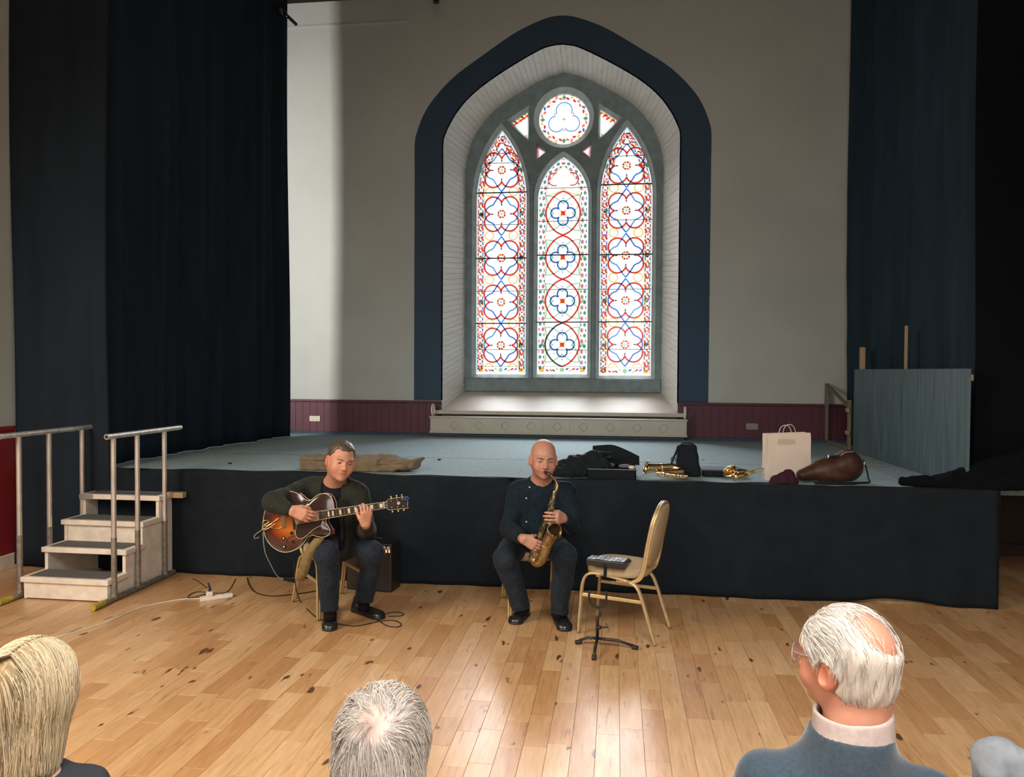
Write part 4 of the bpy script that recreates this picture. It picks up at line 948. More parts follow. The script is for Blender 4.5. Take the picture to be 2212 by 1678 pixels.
# ---- gig bag
def gig(p):
    x, y, z = p[:, 0], p[:, 1], p[:, 2]
    def rbox(c, h, r): q = np.abs(p-np.array(c))-np.array(h)+r; return np.linalg.norm(np.maximum(q, 0), axis=1)+np.minimum(q.max(1), 0)-r
    d = rbox((-2.44, 6.66, HS+.062), (.36, .13, .062), .02)
    d = smin(d, rbox((-2.10, 6.66, HS+.05), (.18, .12, .048), .03), .05)
    d = smin(d, ell(p, (-1.92, 6.66, HS+.055), (.20, .13, .058)), .04)
    d = smin(d, ell(p, (-2.04, 6.72, HS+.095), (.11, .085, .05)), .02)
    d = smin(d, cone(p, (-1.78, 6.60, HS+.075), (-1.70, 6.70, HS+.115), .03, .012), .03)
    return smax(d+folds(p, 45, .007, 4)+folds(p, 110, .002, 5), -(z-HS-.001), .004)
gbag = sdf_obj('gig_bag_body', gig, (-2.9, 6.4, HS-.02), (-1.6, 6.9, 1.15), .008, 'canvas')
gb = empty('gig_bag', (-2.24, 6.66, HS), 'khaki canvas guitar gig bag lying on the stage behind the guitar player', 'gig bag'); gbag.parent = gb; gbag.matrix_parent_inverse = Matrix.Translation(gb.location).inverted(); gbag.location = gbag.location
MB().tube(catmull([(-2.6, 6.72, HS+.126), (-2.56, 6.73, HS+.155), (-2.5, 6.74, HS+.15), (-2.44, 6.72, HS+.128)], 4), .010, 8).build('carry_handle', 'black_fabric', gb, True)
MB().tube(catmull([(-2.80, 6.535, HS+.095), (-2.5, 6.525, HS+.098), (-2.2, 6.528, HS+.09), (-2.0, 6.527, HS+.075), (-1.85, 6.54, HS+.085)], 6), .004, 6).build('zip', 'webbing', gb, True)
mb = MB(); mb.tube([ony(774, 1024, 6.42), ony(792, 1024, 6.42)], .003, 6); mb.tube(catmull([ony(792, 1024, 6.42), ony(796, 1022, 6.42), ony(797, 1025, 6.42), ony(793, 1027, 6.42)], 3), .003, 6); mb.build('metal_clip', 'chrome', gb, True)

# ---- open saxophone case with jacket
oc = empty('saxophone_case', (0, 6.66, HS), 'open black saxophone case with lid raised, right of the bald player', 'case')
def tray():
    mb = MB(); x0, x1, y0, y1, z0, z1 = -.235, .175, 6.48, 6.80, HS, HS+.085; t = .015
    mb.bbox((x0, y0, z0), (x1, y0+t, z1), .006); mb.bbox((x0, y1-t, z0), (x1, y1, z1), .006); mb.bbox((x0, y0, z0), (x0+t, y1, z1), .006); mb.bbox((x1-t, y0, z0), (x1, y1, z1), .006); mb.box((x0+.01, y0+.01, z0), (x1-.01, y1-.01, z0+.015))
    return mb
tray().build('case_tray', 'black_fabric', oc)
MB().tube([(-.23, 6.476, HS+.08), (.17, 6.476, HS+.08)], .003, 6).build('zip', 'grey_plastic', oc)
# lid: a curved shell leaning back
V, Fc, n = [], [], 16
for k, (dy, s_) in enumerate(((0, 1), (.05, .97))):
    for j in range(7):
        v = j/6
        for i in range(n+1):
            u = i/n; x = -.20+.41*u; top = .195-.01*abs(u-.35)*4-.16*max(0, u-.45)**1.3; z = HS+.088+(top-.03)*v*s_; y = 6.76+.10*v+.05*sin(pi*v)-dy*s_*.6*sin(pi*min(v+.1, 1)); V.append((x, y, z))
m_ = 7*(n+1)
for k in (0, 1):
    for j in range(6):
        for i in range(n): q = (k*m_+j*(n+1)+i, k*m_+j*(n+1)+i+1, k*m_+(j+1)*(n+1)+i+1, k*m_+(j+1)*(n+1)+i); Fc.append(q if k else q[::-1])
for i in range(n): Fc.append((6*(n+1)+i, 6*(n+1)+i+1, m_+6*(n+1)+i+1, m_+6*(n+1)+i)); Fc.append((i, m_+i, m_+i+1, i+1))
for j in range(6):
    for e in (0, n): Fc.append((j*(n+1)+e, (j+1)*(n+1)+e, m_+(j+1)*(n+1)+e, m_+j*(n+1)+e))
mb = MB(); mb.add(V, Fc); mb.build('case_lid', 'black_fabric', oc, True)
for cx, cy, cz, rx, rz_ in ((-.045, 6.66, HS+.095, .045, .02), (.085, 6.62, HS+.093, .06, .018), (.14, 6.56, HS+.09, .03, .016)):
    c = MB().ball((cx, cy, cz), (rx, .05, rz_), 12, 6).build('white_lining', 'lining' if cx < .13 else 'paper', oc, True)
MB().ball((-.075, 6.72, HS+.165), (.04, .012, .022), 12, 6).build('pale_pad', 'lining', oc, True)
def jk(p):
    d = cone(p, (-.62, 6.62, HS+.03), (-.34, 6.62, HS+.10), .055, .075); d = smin(d, cone(p, (-.34, 6.60, HS+.09), (-.17, 6.62, HS+.175), .075, .05), .05)
    d = smin(d, ell(p, (-.40, 6.55, HS+.04), (.20, .09, .05)), .04); d = smin(d, cone(p, (-.17, 6.60, HS+.19), (-.05, 6.66, HS+.19), .028, .02), .03)
    d = smin(d, ell(p, (-.13, 6.56, HS+.09), (.10, .06, .07)), .04)
    return smax(d+folds(p, 60, .010, 8)+folds(p, 130, .003, 9), -(p[:, 2]-HS-.001), .004)
tag(sdf_obj('jacket', jk, (-.75, 6.38, HS-.02), (.05, 6.8, 1.2), .008, 'black_fabric'), 'black jacket draped over the left side of the open saxophone case', 'jacket')

# ---- saxophones
def make_sax(label, body, neck, bell_mouth, bell_dir, bell_r, bow, m_main, m_dark, side, sc=1.0, m_body=None, kk_=1.0, mouthpiece=None, keyside=1, body_r=(.013, .029), stand=None):
    b0 = body[0]; s = empty('saxophone', tuple(np.mean([body[0], body[-1]], 0)), label, 'saxophone')
    B = catmull(body, 6); n = len(B); mb = MB(); mb.tube(B, list(np.linspace(body_r[0], body_r[1], n)*sc), 14); mb.build('body_tube', m_body or m_main, s, True)
    for t in (0, .25, .62, .98):
        i = min(int(t*(n-1)), n-2); d = nrm(B[i+1]-B[i]); r = (body_r[0]+(body_r[1]-body_r[0])*t)*sc; smooth_angle(MB().tube([B[i], B[i]+d*.008*sc], r*1.12, 14).build('band', m_main, s))
    if neck is not None:
        nk = catmull(neck, 5); MB().tube(nk, list(np.linspace(.008, .012, len(nk))*sc), 10).build('neck', m_main, s, True)
        k = len(nk)//2; MB().tube([nk[1]+np.array(side)*.012*sc, nk[k]+np.array((0, 0, .012))*sc, nk[-2]+np.array(side)*.016*sc], .003*sc, 6).build('octave_key', m_dark, s, True)
    if mouthpiece is not None:
        mp = MB().tube(mouthpiece, [.006*sc, .012*sc, .0135*sc, .012*sc][:len(mouthpiece)], 10).build('mouthpiece', 'black_plastic', s, True)
        a, b = mouthpiece[1], mouthpiece[-1]; smooth_angle(MB().tube([a*.6+b*.4, a*.25+b*.75], .0145*sc, 12).build('ligature', 'chrome', mp))
    W_ = catmull(bow, 6); m1 = len(W_); MB().tube(W_, list(np.linspace(body_r[1], body_r[1]*1.25, m1)*sc), 14).build('bow', m_main, s, True)
    # bell: conical tube then a flared mouth
    bd = nrm(bell_dir); e = np.array(bow[-1]); mth = np.array(bell_mouth); P = catmull([bow[-2], e, e*.5+mth*.5-bd*.012, mth-bd*.015, mth], 6)[6:]
    k = len(P); t = np.linspace(0, 1, k); rr = (body_r[1]*1.25*sc)+(bell_r-body_r[1]*1.25*sc)*(.40*t+.60*t**5)
    mb = MB(); mb.tube(P, list(rr), 28, cap=False); mb.tube(P[3:], list(rr[3:]*.955), 28, cap=False); mb.build('bell', m_main, s, True)
    u = Vector(bd).orthogonal().normalized(); v = Vector(bd).cross(u)
    MB().tube([Vector(mth)+(u*cos(a)+v*sin(a))*bell_r for a in np.linspace(0, 2*pi, 33)[:-1]], .0028*sc, 6, closed=True).build('bell_rim', m_main, s, True)
    # key work: rods, pad cups, guards
    sd = nrm(side); rnd = random.Random(int(abs(b0[0])*1000))
    for off, m_ in ((.9, m_main), (1.35, m_dark)):
        pts = [B[i]+sd*keyside*(body_r[0]+(body_r[1]-body_r[0])*i/n)*sc*off+np.array((0, -.006, 0))*sc*off for i in range(2, n-1)]; MB().tube(pts, .0022*sc, 6).build('key_rod', m_, s, True)
    fw = np.array((0, -1.0, 0)) if abs(nrm(B[-1]-B[0])[1]) < .8 else np.array((0, 0, 1.0))
    for i in range(16):
        t = .06+i*.058; q = B[int(t*(n-1))]; r = (body_r[0]+(body_r[1]-body_r[0])*t)*sc; ax = nrm(fw+sd*keyside*rnd.uniform(-.7, .9)); c = q+ax*r*1.05; kr = (.0075+.0095*t)*sc*kk_
        kk = smooth_angle(MB().lathe([(kr*.9, 0), (kr, .002), (kr, .005), (kr*.6, .0065), (0, .007)], c, ax, 12).build('key_cup', m_main if i % 2 else m_dark, s))
    for i in range(8):
        t = .10+i*.11; q = B[int(t*(n-1))]+nrm(fw)*body_r[1]*sc*.9+sd*keyside*.012*sc; d = nrm(B[-1]-B[0]); MB().tube([q, q+d*.035*sc, q+d*.045*sc+sd*keyside*.012*sc], .0028*sc, 6).build('key_lever', m_main, s, True)
    c = np.array(bow[-1])*.6+mth*.4; g = fw*.04*sc; d = nrm(mth-np.array(bow[-1]))
    MB().tube(catmull([c-d*.05*sc+g*.9, c-d*.03*sc+g*1.2-sd*.012*sc, c+d*.03*sc+g*1.2-sd*.012*sc, c+d*.05*sc+g*.9], 5), .0042*sc, 8).build('key_guard', m_main, s, True)
    return s
SY = 5.17
def Z3(x, y, dy=0): return ony(1120+x/6.993, 1000+y/6.993, SY+dy)
played = make_sax('worn old brass saxophone held by the bald player', [Z3(548, 430, .02), Z3(508, 640), Z3(430, 860), Z3(340, 1100), Z3(255, 1330), Z3(235, 1400)],
    [Z3(470, 172, .10), Z3(510, 205, .085), Z3(560, 262, .06), Z3(588, 330, .04), Z3(575, 395, .03), Z3(550, 440, .02)], Z3(545, 1020, -.085), RN@np.array([.42, .42, .80]), .0535,
    [Z3(238, 1390), Z3(232, 1450, .0), Z3(275, 1500, -.01), Z3(345, 1460, -.03), Z3(385, 1350, -.045), Z3(420, 1240, -.05)], 'old_brass', 'dark_brass', RN@np.array([-1, -.3, 0]), m_body='dark_brass', kk_=1.15, body_r=(.015, .031),
    mouthpiece=[Z3(390, 128, .135), Z3(420, 145, .12), Z3(450, 162, .105), Z3(485, 185, .095)])
z_ = HS+.045
make_sax('shiny gold saxophone lying on the stage left of the upright black bag', [np.array(q) for q in ((.60, 6.50, HS+.035), (.52, 6.53, HS+.035), (.43, 6.57, HS+.04), (.36, 6.60, HS+.045))], None,
    np.array((.262, 6.60, HS+.085)), (-.93, -.25, .25), .062, [np.array(q) for q in ((.37, 6.60, HS+.04), (.50, 6.62, HS+.05), (.56, 6.66, HS+.06), (.48, 6.68, HS+.085), (.38, 6.64, HS+.085))], 'brass', 'old_brass', (0, -.6, -.8), sc=.9, body_r=(.016, .03))
make_sax('shiny gold saxophone on the stage with its neck behind the paper bag', [np.array(q) for q in ((1.17, 6.66, HS+.075), (1.11, 6.60, HS+.06), (1.03, 6.53, HS+.045), (.97, 6.48, HS+.038))],
    [np.array(q) for q in ((1.36, 6.78, HS+.075), (1.30, 6.75, HS+.082), (1.22, 6.70, HS+.08), (1.16, 6.66, HS+.075))], np.array((.935, 6.50, HS+.085)), (-.55, -.45, .65), .060,
    [np.array(q) for q in ((.98, 6.485, HS+.04), (1.03, 6.50, HS+.05), (1.08, 6.56, HS+.06), (1.03, 6.56, HS+.07), (.985, 6.53, HS+.065))], 'brass', 'old_brass', (.3, -.6, .7), sc=.9, body_r=(.014, .030))

# ---- bags on the stage
bb = empty('upright_bag', (.62, 6.76, HS), 'upright black instrument bag standing between the two gold saxophones', 'bag')
def ub(p):
    z = (p[:, 2]-HS)/.28; w_ = .108-.030*z; q = np.stack([np.abs(p[:, 0]-.625+.015*z)-w_+.025, np.abs(p[:, 1]-6.77)-.07+.012*z+.025, np.abs(p[:, 2]-HS-.139)-.138+.025], 1)
    return np.linalg.norm(np.maximum(q, 0), axis=1)+np.minimum(q.max(1), 0)-.025+folds(p, 50, .004, 3)
o = sdf_obj('bag_body', ub, (.46, 6.66, HS-.01), (.78, 6.88, HS+.30), .006, 'black_fabric', bb)
MB().tube(catmull([(.535, 6.72, HS+.265), (.52, 6.70, HS+.22), (.485, 6.69, HS+.14), (.475, 6.69, HS+.08), (.50, 6.69, HS+.03), (.53, 6.70, HS+.02)], 5), .009, 8).build('shoulder_strap', 'black_fabric', bb, True)
for z in (.10, .155): MB().tube([(.49+.018*cos(a), 6.68, HS+z+.018*sin(a)) for a in np.linspace(0, 2*pi, 14)[:-1]], .004, 6, closed=True).build('strap_ring', 'black_plastic', bb, True)
MB().tube(catmull([(.55, 6.70, HS+.272), (.58, 6.70, HS+.29), (.64, 6.71, HS+.29), (.67, 6.71, HS+.272)], 4), .006, 8).build('carry_handle', 'black_fabric', bb, True)
fc = empty('flat_case', (.90, 6.83, HS), 'low black case lying flat with a blue grey lid, right of the upright bag', 'case')
MB().bbox((.74, 6.74, HS), (1.10, 6.98, HS+.055), .012).build('case_body', 'black_fabric', fc); mb = MB(); mb.bbox((.745, 6.745, HS+.054), (1.085, 6.975, HS+.068), .006); mb.build('case_lid', 'lining', fc)
pb = empty('paper_bag', (1.43, 6.72, HS), 'white paper carrier bag with twisted handles and a pinkish label', 'bag', rz=radians(12))
def paper_bag():
    w_, d, h = .185, .07, .385; n = 14; V = []; mb = MB()
    loop = [(-w_, -d), (w_, -d), (w_, 0), (w_, d), (-w_, d), (-w_, 0)]; rows = 8; r_ = random.Random(2)
    for j in range(rows+1):
        v = j/rows
        for (x, y) in loop:
            pinch = .035*v if abs(y) < 1e-6 else 0
            V.append((x*(1+.035*(1-v)*0)-(pinch if x > 0 else -pinch)+r_.uniform(-.002, .002), y*(1-.25*v)+r_.uniform(-.002, .002), h*v+(0.012 if j == rows and x > 0 else 0)))
    F_ = [(j*6+i, j*6+(i+1) % 6, (j+1)*6+(i+1) % 6, (j+1)*6+i) for j in range(rows) for i in range(6)]+[tuple(range(6))[::-1]]
    mb.add(V, F_); o = mb.build('bag_body', 'paper', pb, world=False); md = o.modifiers.new('t', 'SOLIDIFY'); md.thickness = .0015
paper_bag()
for y, dx in ((-.05, -.035), (.05, .045)): MB().tube(catmull([(-.055+dx, y, .35), (-.053+dx, y, .40), (-.035+dx, y, .445), (0+dx, y, .46), (.035+dx, y, .445), (.053+dx, y, .40), (.055+dx, y, .35)], 5), .0032, 6).build('handle', 'paper', pb, True, world=False)
MB().box((-.10, -.0575, .30), (.05, -.0565, .345)).build('paper_label', 'paper_label', pb, world=False)
def pl(p):
    d = ell(p, (1.36, 6.43, HS+.025), (.105, .06, .055)); d = smin(d, ell(p, (1.39, 6.44, HS+.06), (.05, .04, .055)), .03); d = smin(d, ell(p, (1.29, 6.42, HS+.01), (.06, .045, .03)), .03)
    return smax(d+folds(p, 85, .009, 2), -(p[:, 2]-HS-.001), .003)
tag(sdf_obj('crumpled_cloth', pl, (1.18, 6.34, HS-.02), (1.50, 6.54, 1.08), .005, 'plum_cloth'), 'crumpled plum cloth in front of the paper bag', 'cloth')
lb = empty('leather_bag', (1.76, 6.62, HS), 'brown leather instrument gig bag lying beside the paper bag', 'bag')
def lbg(p):
    d = cone(p, (1.53, 6.58, HS+.055), (1.72, 6.62, HS+.095), .047, .085); d = smin(d, cone(p, (1.72, 6.62, HS+.095), (1.90, 6.66, HS+.135), .085, .128), .05)
    d = smin(d, ell(p, (1.78, 6.62, HS+.05), (.13, .10, .055)), .03); q = p-np.array((1.9, 6.66, HS+.13))
    return smax(d+folds(p, 26, .006, 6), -(p[:, 2]-HS-.001), .004)
sdf_obj('bag_body', lbg, (1.43, 6.45, HS-.02), (2.1, 6.86, 1.24), .007, 'brown_leather', lb)
MB().tube(catmull([(2.01, 6.60, HS+.19), (2.03, 6.58, HS+.12), (2.04, 6.56, HS+.05), (2.045, 6.55, HS+.016), (1.97, 6.53, HS+.012), (1.85, 6.49, HS+.01)], 5), .009, 8, flat=.6).build('strap', 'black_fabric', lb, True)
MB().tube(catmull([(1.93, 6.50, HS+.01), (1.80, 6.46, HS+.012), (1.68, 6.45, HS+.01), (1.60, 6.47, HS+.012)], 5), .016, 8, flat=.35).build('loose_strap', 'black_fabric', lb, True)
mb = MB(); mb.tube([(1.685, 6.60, HS+.17), (1.73, 6.60, HS+.196)], .009, 8); mb.tube([(1.735, 6.60, HS+.19), (1.742, 6.60, HS+.225)], .006, 8); mb.build('metal_clip', 'chrome', lb, True)
MB().ball((1.79, 6.60, HS+.208), (.05, .03, .018), 12, 6).build('black_handle', 'black_fabric', lb, True)
MB().tube(catmull([(1.83, 6.585, HS+.225), (1.87, 6.58, HS+.252), (1.93, 6.58, HS+.258)], 4), .004, 6).build('piping', 'grey_plastic', lb, True)
MB().ball((2.012, 6.575, HS+.16), (.006, .006, .022), 8, 6).build('buckle', 'gold', lb, True)
# ---- heap of black cloth at the right front corner
def hp(p):
    d = cone(p, (2.30, 6.52, HS+.03), (2.62, 6.45, HS+.035), .035, .05); d = smin(d, ell(p, (2.62, 6.50, HS+.02), (.26, .10, .04)), .05)
    d = smin(d, cone(p, (2.60, 6.52, HS+.04), (2.85, 6.50, HS+.10), .06, .09), .05); d = smin(d, cone(p, (2.85, 6.50, HS+.10), (3.25, 6.47, HS+.30), .09, .07), .06)
    d = smin(d, cone(p, (2.75, 6.42, HS+.0), (3.3, 6.40, HS+.12), .08, .10), .06)
    return smax(d+folds(p, 30, .014, 12)+folds(p, 70, .004, 13), -(p[:, 2]-HS+.0) + 5*np.maximum(p[:, 0]-2.90, 0)*0, .004)
tag(sdf_obj('cloth_heap', hp, (2.2, 6.28, HS-.02), (3.45, 6.66, 1.40), .010, 'blackness'), 'heap of black cloth gathered at the right front corner of the stage', 'cloth')

# ---- blue-grey panel at the right, its timbers and brace
pn = empty('scenery_panel', (2.71, 7.8, HS), 'blue grey boarded scenery panel standing along the right side of the stage', 'panel')
yj = [9.2]+[float(onx(x, 880, 2.70)[1]) for x in (1885, 1945, 2010)]+[6.43]
for i in range(4):
    a, b = yj[i]-(.010 if i else 0), yj[i+1]+.008; xa, xb = 2.69+.045*(9.2-a)/2.77, 2.69+.045*(9.2-b)/2.77; jut = (0, .004, .0, .005)[i]; mb = MB()
    V = [(xa-jut, a, HS+.002), (xb-jut, b, HS+.002), (xb+.018, b, HS+.002), (xa+.018, a, HS+.002)]; V += [(v[0], v[1], 1.855) for v in V]
    mb.add(V, [(0, 3, 2, 1), (4, 5, 6, 7), (0, 1, 5, 4), (1, 2, 6, 5), (2, 3, 7, 6), (3, 0, 4, 7)]); mb.build('board', 'panel_blue', pn)
MB().bbox((2.768, 6.50, 1.76), (2.80, 9.18, 1.81), .004).build('rear_rail', 'raw_wood', pn)
c = onx(1862, 760, 2.75); MB().bbox((2.745, c[1]-.03, HS), (2.78, c[1]+.075, 2.105), .003).build('timber_post', 'raw_wood', pn)
c = onx(1956, 760, 2.77); MB().bbox((2.77, c[1]-.005, HS), (2.79, c[1]+.035, 2.275), .003).build('timber_post', 'raw_wood', pn)
fb = empty('stage_brace', (2.69, 9.9, HS), 'triangular wooden scenery brace by the back wall, left of the panel', 'brace')
M['brace_wood'] = mat('weathered_timber', (.20, .165, .12), .8, var=.15, scale=15)
t_ = float(ony(1783, 828, 10.30)[2])
MB().bbox((2.665, 10.28, HS+.04), (2.70, 10.335, t_), .003).build('upright', 'brace_wood', fb)
MB().bbox((2.668, 9.36, HS+.002), (2.70, 10.30, HS+.045), .003).build('bottom_rail', 'brace_wood', fb)
mb = MB(); mb.tube([(2.684, 10.30, t_-.02), (2.684, 9.36, 1.42)], .022, 4); mb.build('diagonal', 'brace_wood', fb)
MB().bbox((2.668, 9.32, HS+.002), (2.70, 9.37, 1.50), .003).build('upright', 'brace_wood', fb)
for z in (1.10, 1.36): MB().bbox((2.655, 9.27, z), (2.667, 9.40, z+.045), .003).build('fixing_plate', 'raw_wood', fb)

# ---- lamp arm at the top left, lamp by the ceiling
la = empty('stage_light_arm', tuple(ony(605, 15, 9.35)), 'black pivoting lamp arm fixed high up at the edge of the left curtain', 'lamp arm')
a, b, c = ony(585, -8, 9.35), ony(606, 20, 9.32), ony(641, 54, 9.4)
MB().tube([b, c], .020, 10).build('arm', 'black_plastic', la, True); MB().tube([b+(-.02, 0, .03), b, b+(.04, 0, -.04)], [.045, .06, .035], 12).build('clamp', 'black_plastic', la, True)
MB().tube(catmull([a, (a+b)/2+(-.05, 0, -.02), b+(-.03, 0, .01)], 4), .012, 8).build('bracket', 'chrome', la, True)
MB().tube([a+(0, 0, .0), (a[0], a[1], ZC)], .03, 8).build('drop_rod', 'black_plastic', la)
MB().tube([b+(.07, -.02, -.06), b+(.09, -.02, -.10)], .010, 6).build('lever', 'chrome', la)
c = ony(942, 6, 9.6); lm = MB(); lm.tube([c+(0, 0, .0), (c[0], c[1], ZC)], .038, 10); tag(lm.build('ceiling_lamp', 'black_plastic'), 'small dark lamp hanging from the stage ceiling, left of the window', 'lamp')
for (q, m_, lb_) in (((1517, 993), 'debris', 'pale scrap on the stage carpet behind the upright bag'), ((949, 994), 'black_rubber', 'small dark scrap on the stage carpet in front of the radiator cover'), ((497, 1002), 'black_rubber', 'tiny dark scrap near the left end of the stage')):
    c = onz(*q, HS); MB_ = MB().ball((c[0], c[1], HS+.008), (.022, .012, .008), 7, 4); tag(MB_.build('scrap', m_), lb_, 'scrap')
# ================================================================== PEOPLE
def Rhead(yaw, pitch=0, roll=0):
    """columns = head axes (x: person's left, y: back of head, z: up); pitch > 0 looks down, roll > 0 tips the crown to +x"""
    return np.array(Matrix.Rotation(radians(yaw), 3, 'Z') @ Matrix.Rotation(radians(pitch), 3, 'X') @ Matrix.Rotation(radians(roll), 3, 'Y'))
def pd(px, py, depth): return CO+ray(px, py)*depth
def head_sdf(q, o):
    """q: head-local points in template metres"""
    jw = o.get('jaw', 1); ax = np.abs(q[:, 0]); qs = np.stack([ax, q[:, 1], q[:, 2]], 1)
    d = ell(q, (0, .018, .038), (.077, .096, .084))
    d = smin(d, ell(q, (0, -.028, -.012), (.062*jw, .070, .085)), .03)
    d = smin(d, ell(q, (0, -.040, -.068), (.050*jw, .050, .044)), .03)
    d = smin(d, ell(q, (0, .03, -.03), (.066*jw, .07, .06)), .03)
    d = smin(d, ell(qs, (.040, -.062, -.034), (.026, .024, .028)), .02)      # cheeks
    d = smin(d, cone(qs, (.008, -.092, .026), (.044, -.076, .028), .0095, .008), .012)   # brow
    d = smax(d, -ell(qs, (.031, -.106, .004), (.019, .020, .0135)), .012)                 # sockets
    d = smin(d, ell(qs, (.031, -.0785, .003), (.0145, .012, .0115)), .004)              # lids
    d = smin(d, cone(q, (0, -.091, .010), (0, -.113, -.026), .0075, .0125), .010)      # nose
    d = smin(d, ell(qs, (.0125, -.104, -.031), (.0085, .010, .008)), .006)
    d = smin(d, ell(q, (0, -.094, -.053), (.023, .010, .0062)), .006)                    # lips
    d = smin(d, ell(q, (0, -.091, -.064), (.020, .010, .0065)), .006)
    d = smax(d, -ell(q, (0, -.1045, -.0585), (.024, .006, .0016)), .004)
    d = smin(d, ell(q, (0, -.079, -.094), (.022, .018, .016)), .02)                      # chin
    e = ell(qs, (.083, .012, -.008), (.010, .021, .034), np.array(Matrix.Rotation(.30, 3, 'Z') @ Matrix.Rotation(-.18, 3, 'X')))
    e = smax(e, -ell(qs, (.090, .006, -.004), (.006, .012, .020)), .004)
    e = smin(e, ell(qs, (.077, .004, -.030), (.007, .010, .012)), .008)
    return smin(d, e, .008)
def hand_sdf(p, w, d, n, lat, curls, sc=1.0, spread=1.0, thumb=(.55, .7, .4)):
    w = np.array(w, float); d = nrm(d); n = nrm(np.array(n)-d*(np.dot(n, d))); lat = nrm(np.array(lat)-d*np.dot(lat, d)-n*np.dot(lat, n)); out = None
    offs = [.031, .0105, -.0105, -.030]; kd = [.086, .090, .086, .078]; Ls = [(.041, .026, .021), (.046, .029, .022), (.042, .027, .021), (.033, .021, .019)]
    for i in range(4):
        k = w+d*kd[i]*sc+lat*offs[i]*sc*spread; pl = cone(p, w+lat*offs[i]*.55*sc+d*.005, k, .0165*sc, .0125*sc)
        out = pl if out is None else smin(out, pl, .016)
    th = w+lat*.042*sc+d*.048*sc+n*.012*sc; out = smin(out, cone(p, w+lat*.018*sc+d*.008, th, .018*sc, .0145*sc), .015)
    for i in range(4):
        k = w+d*kd[i]*sc+lat*offs[i]*sc*spread; a = 0; f = None; c = curls[i]; fan = lat*(.12*(1.2-i)*.5*spread)
        for j in range(3):
            a += c[j]; k2 = k+nrm(d*cos(a)+n*sin(a)+fan*cos(a))*Ls[i][j]*sc; r0, r1 = ((.0100, .0092), (.0092, .0084), (.0083, .0070))[j]; s_ = cone(p, k, k2, r0*sc, r1*sc); f = s_ if f is None else smin(f, s_, .003); k = k2
        out = smin(out, f, .0035)
    t1 = th+nrm(lat*thumb[0]+d*thumb[1]+n*thumb[2])*.034*sc; t2 = t1+nrm(lat*(thumb[0]-.5)+d*(thumb[1]+.1)+n*(thumb[2]+.2))*.028*sc
    return smin(out, smin(cone(p, th, t1, .0125*sc, .0105*sc), cone(p, t1, t2, .0105*sc, .0085*sc), .003), .006)
def skin_col(base, q, seed=0, stubble=0, lips=(.42, .17, .14)):
    n = len(q); c = np.repeat(np.array([base], float), n, 0); ax = np.abs(q[:, 0])
    def mixc(col, w_): nonlocal c; w_ = np.clip(w_, 0, 1)[:, None]; c = c*(1-w_)+np.array(col)*w_
    red = (base[0]*1.02, base[1]*.78, base[2]*.76); hd = np.linalg.norm(q, axis=1) < .17
    mixc(red, .8*np.exp(-((ax-.045)**2+(q[:, 1]+.07)**2+(q[:, 2]+.03)**2)/.0008)*hd); mixc(red, .8*np.exp(-((ax)**2+(q[:, 1]+.11)**2+(q[:, 2]+.027)**2)/.0003)*hd); mixc(red, .8*(ax > .078)*hd)
    mixc(lips, (np.exp(-((ax/.023)**4+((q[:, 2]+.0585)/.0085)**4))*(q[:, 1] < -.084)*hd))
    mixc((base[0]*.55, base[1]*.5, base[2]*.5), .75*np.exp(-((ax-.031)**2/.00022+(q[:, 2]-.003)**2/.00012))*(q[:, 1] < -.06)*hd)  # darker skin round the eyes: shade of the sockets put into the colour
    mixc((base[0]*.6, base[1]*.62, base[2]*.66), stubble*((q[:, 2] < -.035)*(q[:, 1] < .02)*(q[:, 2] > -.13))*np.clip((-.035-q[:, 2])/.02, 0, 1)*(1-np.exp(-((ax/.03)**2+((q[:, 2]+.03)/.015)**2))))
    m_ = np.random.default_rng(seed); v = np.sin(q[:, 0]*140+1)*np.sin(q[:, 1]*120+2)*np.sin(q[:, 2]*130+3); return np.clip(c*(1+.05*v)[:, None], 0, 1)
def ldist(p): return p
def face_bits(parent, C, R, sc, brow_col, eye=True, brows=True):
    for s_ in (-1, 1):
        if eye:
            c = C+R@(np.array([s_*.031, -.0865, .0015])*sc); mb = MB(); mb.ball((0, 0, 0), (.0105*sc, .0052*sc, .0042*sc), 10, 6, col=(.12, .10, .09)); o = MB(); o.add([tuple(c+R@np.array(v)) for v in mb.v], mb.f, (.055, .042, .040)); o.build('eye', 'hair', parent, True, colors=True)
        if brows:
            pts = [C+R@(np.array(v)*sc) for v in ((s_*.014, -.1005, .0205), (s_*.030, -.0985, .0265), (s_*.046, -.083, .0235))]; mb = MB(); mb.tube(catmull(pts, 4), [.0028*sc]*3+[.0036*sc]*3+[.0018*sc]*3, 6, col=brow_col); mb.build('eyebrow', 'hair', parent, True, colors=True)
def bounds(pts, pad): P = np.array(pts); return P.min(0)-pad, P.max(0)+pad
